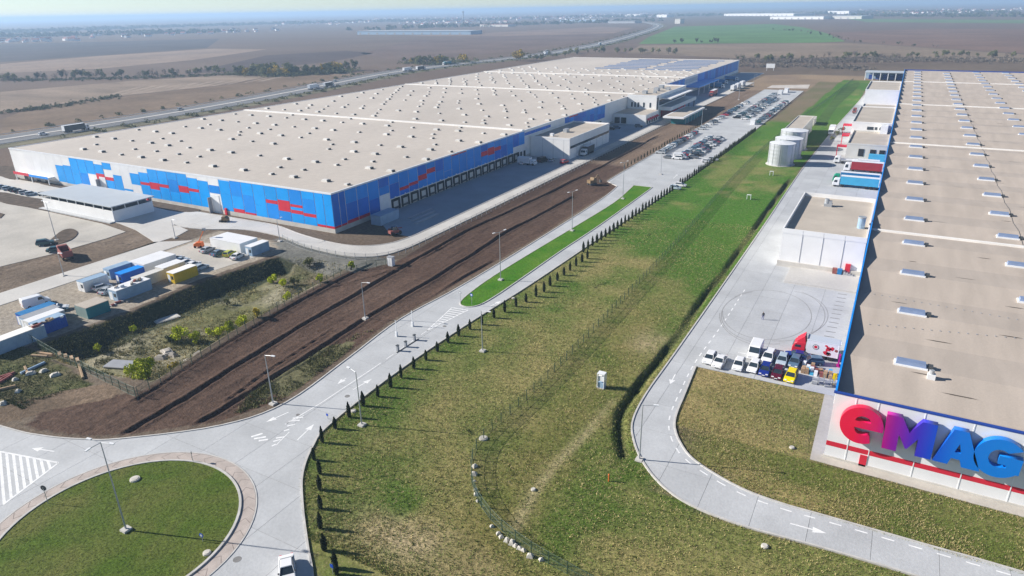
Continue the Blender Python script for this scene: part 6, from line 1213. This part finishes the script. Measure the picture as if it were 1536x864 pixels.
# scrub along the highway and uncounted far woods
def scrub(name, label, m, pts, n_leaf, size, hgt):
    r = np.random.default_rng(len(pts)); k = len(pts)*n_leaf; P_ = np.repeat(np.array(pts), n_leaf, 0); hh = np.repeat(hgt*(0.5+r.random(len(pts))), n_leaf)
    d = r.normal(size=(k,3)); d /= np.linalg.norm(d, axis=1)[:,None]; C_ = np.stack([P_[:,0]+d[:,0]*hh*0.8, P_[:,1]+d[:,1]*hh*0.8, np.abs(d[:,2])*hh], -1)
    u = r.normal(size=(k,3)); u /= np.linalg.norm(u, axis=1)[:,None]; v = np.cross(u, r.normal(size=(k,3))); v /= np.linalg.norm(v, axis=1)[:,None]; s = size*(0.6+0.8*r.random((k,1)))
    V = np.stack([C_-u*s, C_+v*s, C_+u*s], 1).reshape(-1,3); F = np.arange(len(V)); me_ = bpy.data.meshes.new(name); me_.vertices.add(len(V)); me_.vertices.foreach_set('co', V.ravel()); me_.loops.add(len(V)); me_.loops.foreach_set('vertex_index', F); me_.polygons.add(k); me_.polygons.foreach_set('loop_start', np.arange(k)*3); me_.update(calc_edges=True); me_.materials.append(m_(m)); return stuff(tag(put(name, me_), label, 'scrub'))
def along(px, n, sp): 
    L = [np.array(G(*p)) for p in px]; out = []
    for k in range(n): t = rs.random()*(len(L)-1); i = min(int(t), len(L)-2); p = L[i]+(L[i+1]-L[i])*(t-i); out.append((p[0]+rs.gauss(0,sp), p[1]+rs.gauss(0,sp)))
    return out
hs = [tuple(np.array(on_hw(rs.uniform(200,1900), 0)[0][:2])+np.array([rs.choice([-24,22,26])+rs.gauss(0,3), 0])) for _ in range(700)]
hs = [p for p in hs if p[0] < -318 or p[1] > 700]
scrub('highway_scrub', 'low scrub along both sides of the highway', 'tree_olive', hs, 34, 0.5, 1.6)
scrub('field_scrub', 'low scrub in the belt beyond the yard', 'tree_grey', along([(1110,92),(1230,93),(1340,90),(1536,92)], 900, 16)+along([(1120,100),(1230,100),(1290,104)], 160, 10), 30, 0.65, 2.2)
scrub('thicket_scrub', 'dense undergrowth of the thicket beyond the brown field', 'tree_olive', along([(362,111),(440,113),(520,107)], 500, 10)+along([(612,95),(660,97),(700,92)], 160, 9), 30, 0.6, 3.0)
scrub('hedge_scrub', 'low hedge growth behind the ploughed fields', 'tree_olive', along([(0,120),(110,120),(230,116),(340,112),(520,108)], 420, 8)+along([(0,170),(90,160),(180,144)], 120, 5), 34, 0.5, 1.5)
def wood(name, label, rows, m, hgt, size):
    pts = []
    for x0, y0, x1, y1, n, sp in rows: pts += along([(x0,y0),(x1,y1)], n, sp)
    return scrub(name, label, m, pts, 16, size, hgt)
wood('far_wood', 'far-off woodland along the horizon', [(0,50,200,42,260,120),(200,42,520,33,420,150),(0,56,330,48,220,60),(520,33,760,30,260,150),(760,28,1000,24,240,160),(1000,24,1300,20,240,160),(1300,18,1536,20,220,200),(560,44,960,32,200,60),(1300,24,1536,25,120,60)], 'tree_dark', 9, 5.0)
# far villages: too small to count, and larger sheds as buildings
hb = MB(); 
def house(mb, x, y, s, a):
    c, sn = math.cos(a), math.sin(a); f = lambda u, v, z: (x+u*c-v*sn, y+u*sn+v*c, z); w_, l, h = 4*s, 6*s, 3.5*s
    o = [f(-w_,-l,-0.5),f(w_,-l,-0.5),f(w_,l,-0.5),f(-w_,l,-0.5),f(-w_,-l,h),f(w_,-l,h),f(w_,l,h),f(-w_,l,h),f(0,-l,h+2.4*s),f(0,l,h+2.4*s)]
    mb.add(o, [(0,1,5,8,4),(2,3,7,9,6),(1,2,6,5),(3,0,4,7)], 0); mb.add(o, [(4,8,9,7),(5,6,9,8)], 1)
for x0, y0, x1, y1, n in ((0,63,140,58,26),(140,55,420,46,30),(400,38,560,33,40),(560,30,900,26,150),(600,36,760,33,40),(860,24,1010,22,70),(1290,17,1400,20,60),(1400,17,1536,15,40)):
    for k in range(n): t = rs.random(); x, y = G(x0+(x1-x0)*t, y0+(y1-y0)*t+rs.gauss(0,1.5)); house(hb, x, y, rs.uniform(0.8,1.8), rs.uniform(0,3))
stuff(tag(hb.build('far_village', ['white_wall','rust_red']), 'far-off houses of the villages on the plain', 'village'))
def far_shed(label, px0, px1, py, h, d=70, wall='white_wall', roof='roof_grey'):
    a = np.array(G(px0, py)); b_ = np.array(G(px1, py)); L = np.linalg.norm(b_-a); t = thing('far_warehouse', label, 'warehouse', (a[0], a[1], 0), math.atan2(b_[1]-a[1], b_[0]-a[0]), 'warehouses far out on the plain')
    MB().box(0, L, 0, d, -0.5, h).build('wall', wall, t); MB().prism_y([(-1,h),(L+1,h),(L+1,h+0.6),(-1,h+0.6)], -1, d+1).build('roof', roof, t)
    for k in range(int(L/30)): MB().box(k*30+8, k*30+14, -0.3, 0.1, 0, h*0.55).build('dock_door', 'grey_metal', t)
far_shed('long grey far warehouse with pale dock columns beyond the purple field', 536, 706, 52, 9, 60, 'container_pale', 'roof_grey'); far_shed('long low white far warehouse just beyond the green field', 1155, 1235, 29, 11, 90); far_shed('white far warehouse with blue-grey end beyond the green field', 1236, 1292, 28.5, 11, 90, 'cream_wall'); far_shed('broad white-roofed far warehouse behind the long white one', 1086, 1190, 24, 12, 160, 'white_wall', 'white_panel'); far_shed('small white far warehouse standing highest above the others', 1241, 1273, 21, 16, 60); far_shed('pale far warehouse out beyond the highway curve', 840, 896, 33, 9, 60, 'container_pale', 'roof_grey'); far_shed('grey far warehouse beside the highway curve', 912, 952, 35, 8, 50, 'grey_metal', 'grey_metal'); far_shed('white far warehouse where the highway fades out', 985, 1000, 26, 14, 60, 'white_wall', 'white_panel'); far_shed('tan far building beside the highway end of the green field', 1012, 1020, 35.5, 16, 30, 'cream_wall', 'roof_beige'); far_shed('white far warehouse among the villages', 940, 960, 25, 14, 60, 'white_wall', 'white_panel'); far_shed('low pale far warehouse at the edge of the village', 720, 762, 40, 8, 50, 'cream_wall', 'rust_red')
x, y = G(695, 31); t = thing('far_tower', 'thin far water tower rising above the village', 'tower', (x, y, 0)); MB().cyl((0,0,-1),(0,0,44),5,3.5,n=10).build('shaft', 'grey_metal', t); MB().cyl((0,0,44),(0,0,52),6,7,n=12).build('reservoir', 'grey_metal', t)
tag(MB().box(-4,4,-0.15,0.15,2.5,6.5).box(-3.3,-3,-0.1,0.1,-0.2,2.5).box(3,3.3,-0.1,0.1,-0.2,2.5).build('billboard', 'white_metal', None, (*G(1155,106), 0)), 'white billboard standing in the rough field beyond the blue warehouse', 'billboard')
# ------------------------------------------------------------------ haze
hz = MB().box(-27000, 27000, -600, 27500, -4.5, 78).mesh('haze', []); hm = bpy.data.materials.new('haze'); hm.use_nodes = True; t = hm.node_tree; t.nodes.clear()
out = t.nodes.new('ShaderNodeOutputMaterial'); pv = t.nodes.new('ShaderNodeVolumePrincipled'); pv.inputs['Color'].default_value = (0.50, 0.72, 1.0, 1); pv.inputs['Density'].default_value = 0.0002; pv.inputs['Anisotropy'].default_value = 0.2
t.links.new(pv.outputs[0], out.inputs['Volume']); hz.materials.append(hm); stuff(tag(put('haze', hz), 'pale blue haze over the plain', 'haze'))
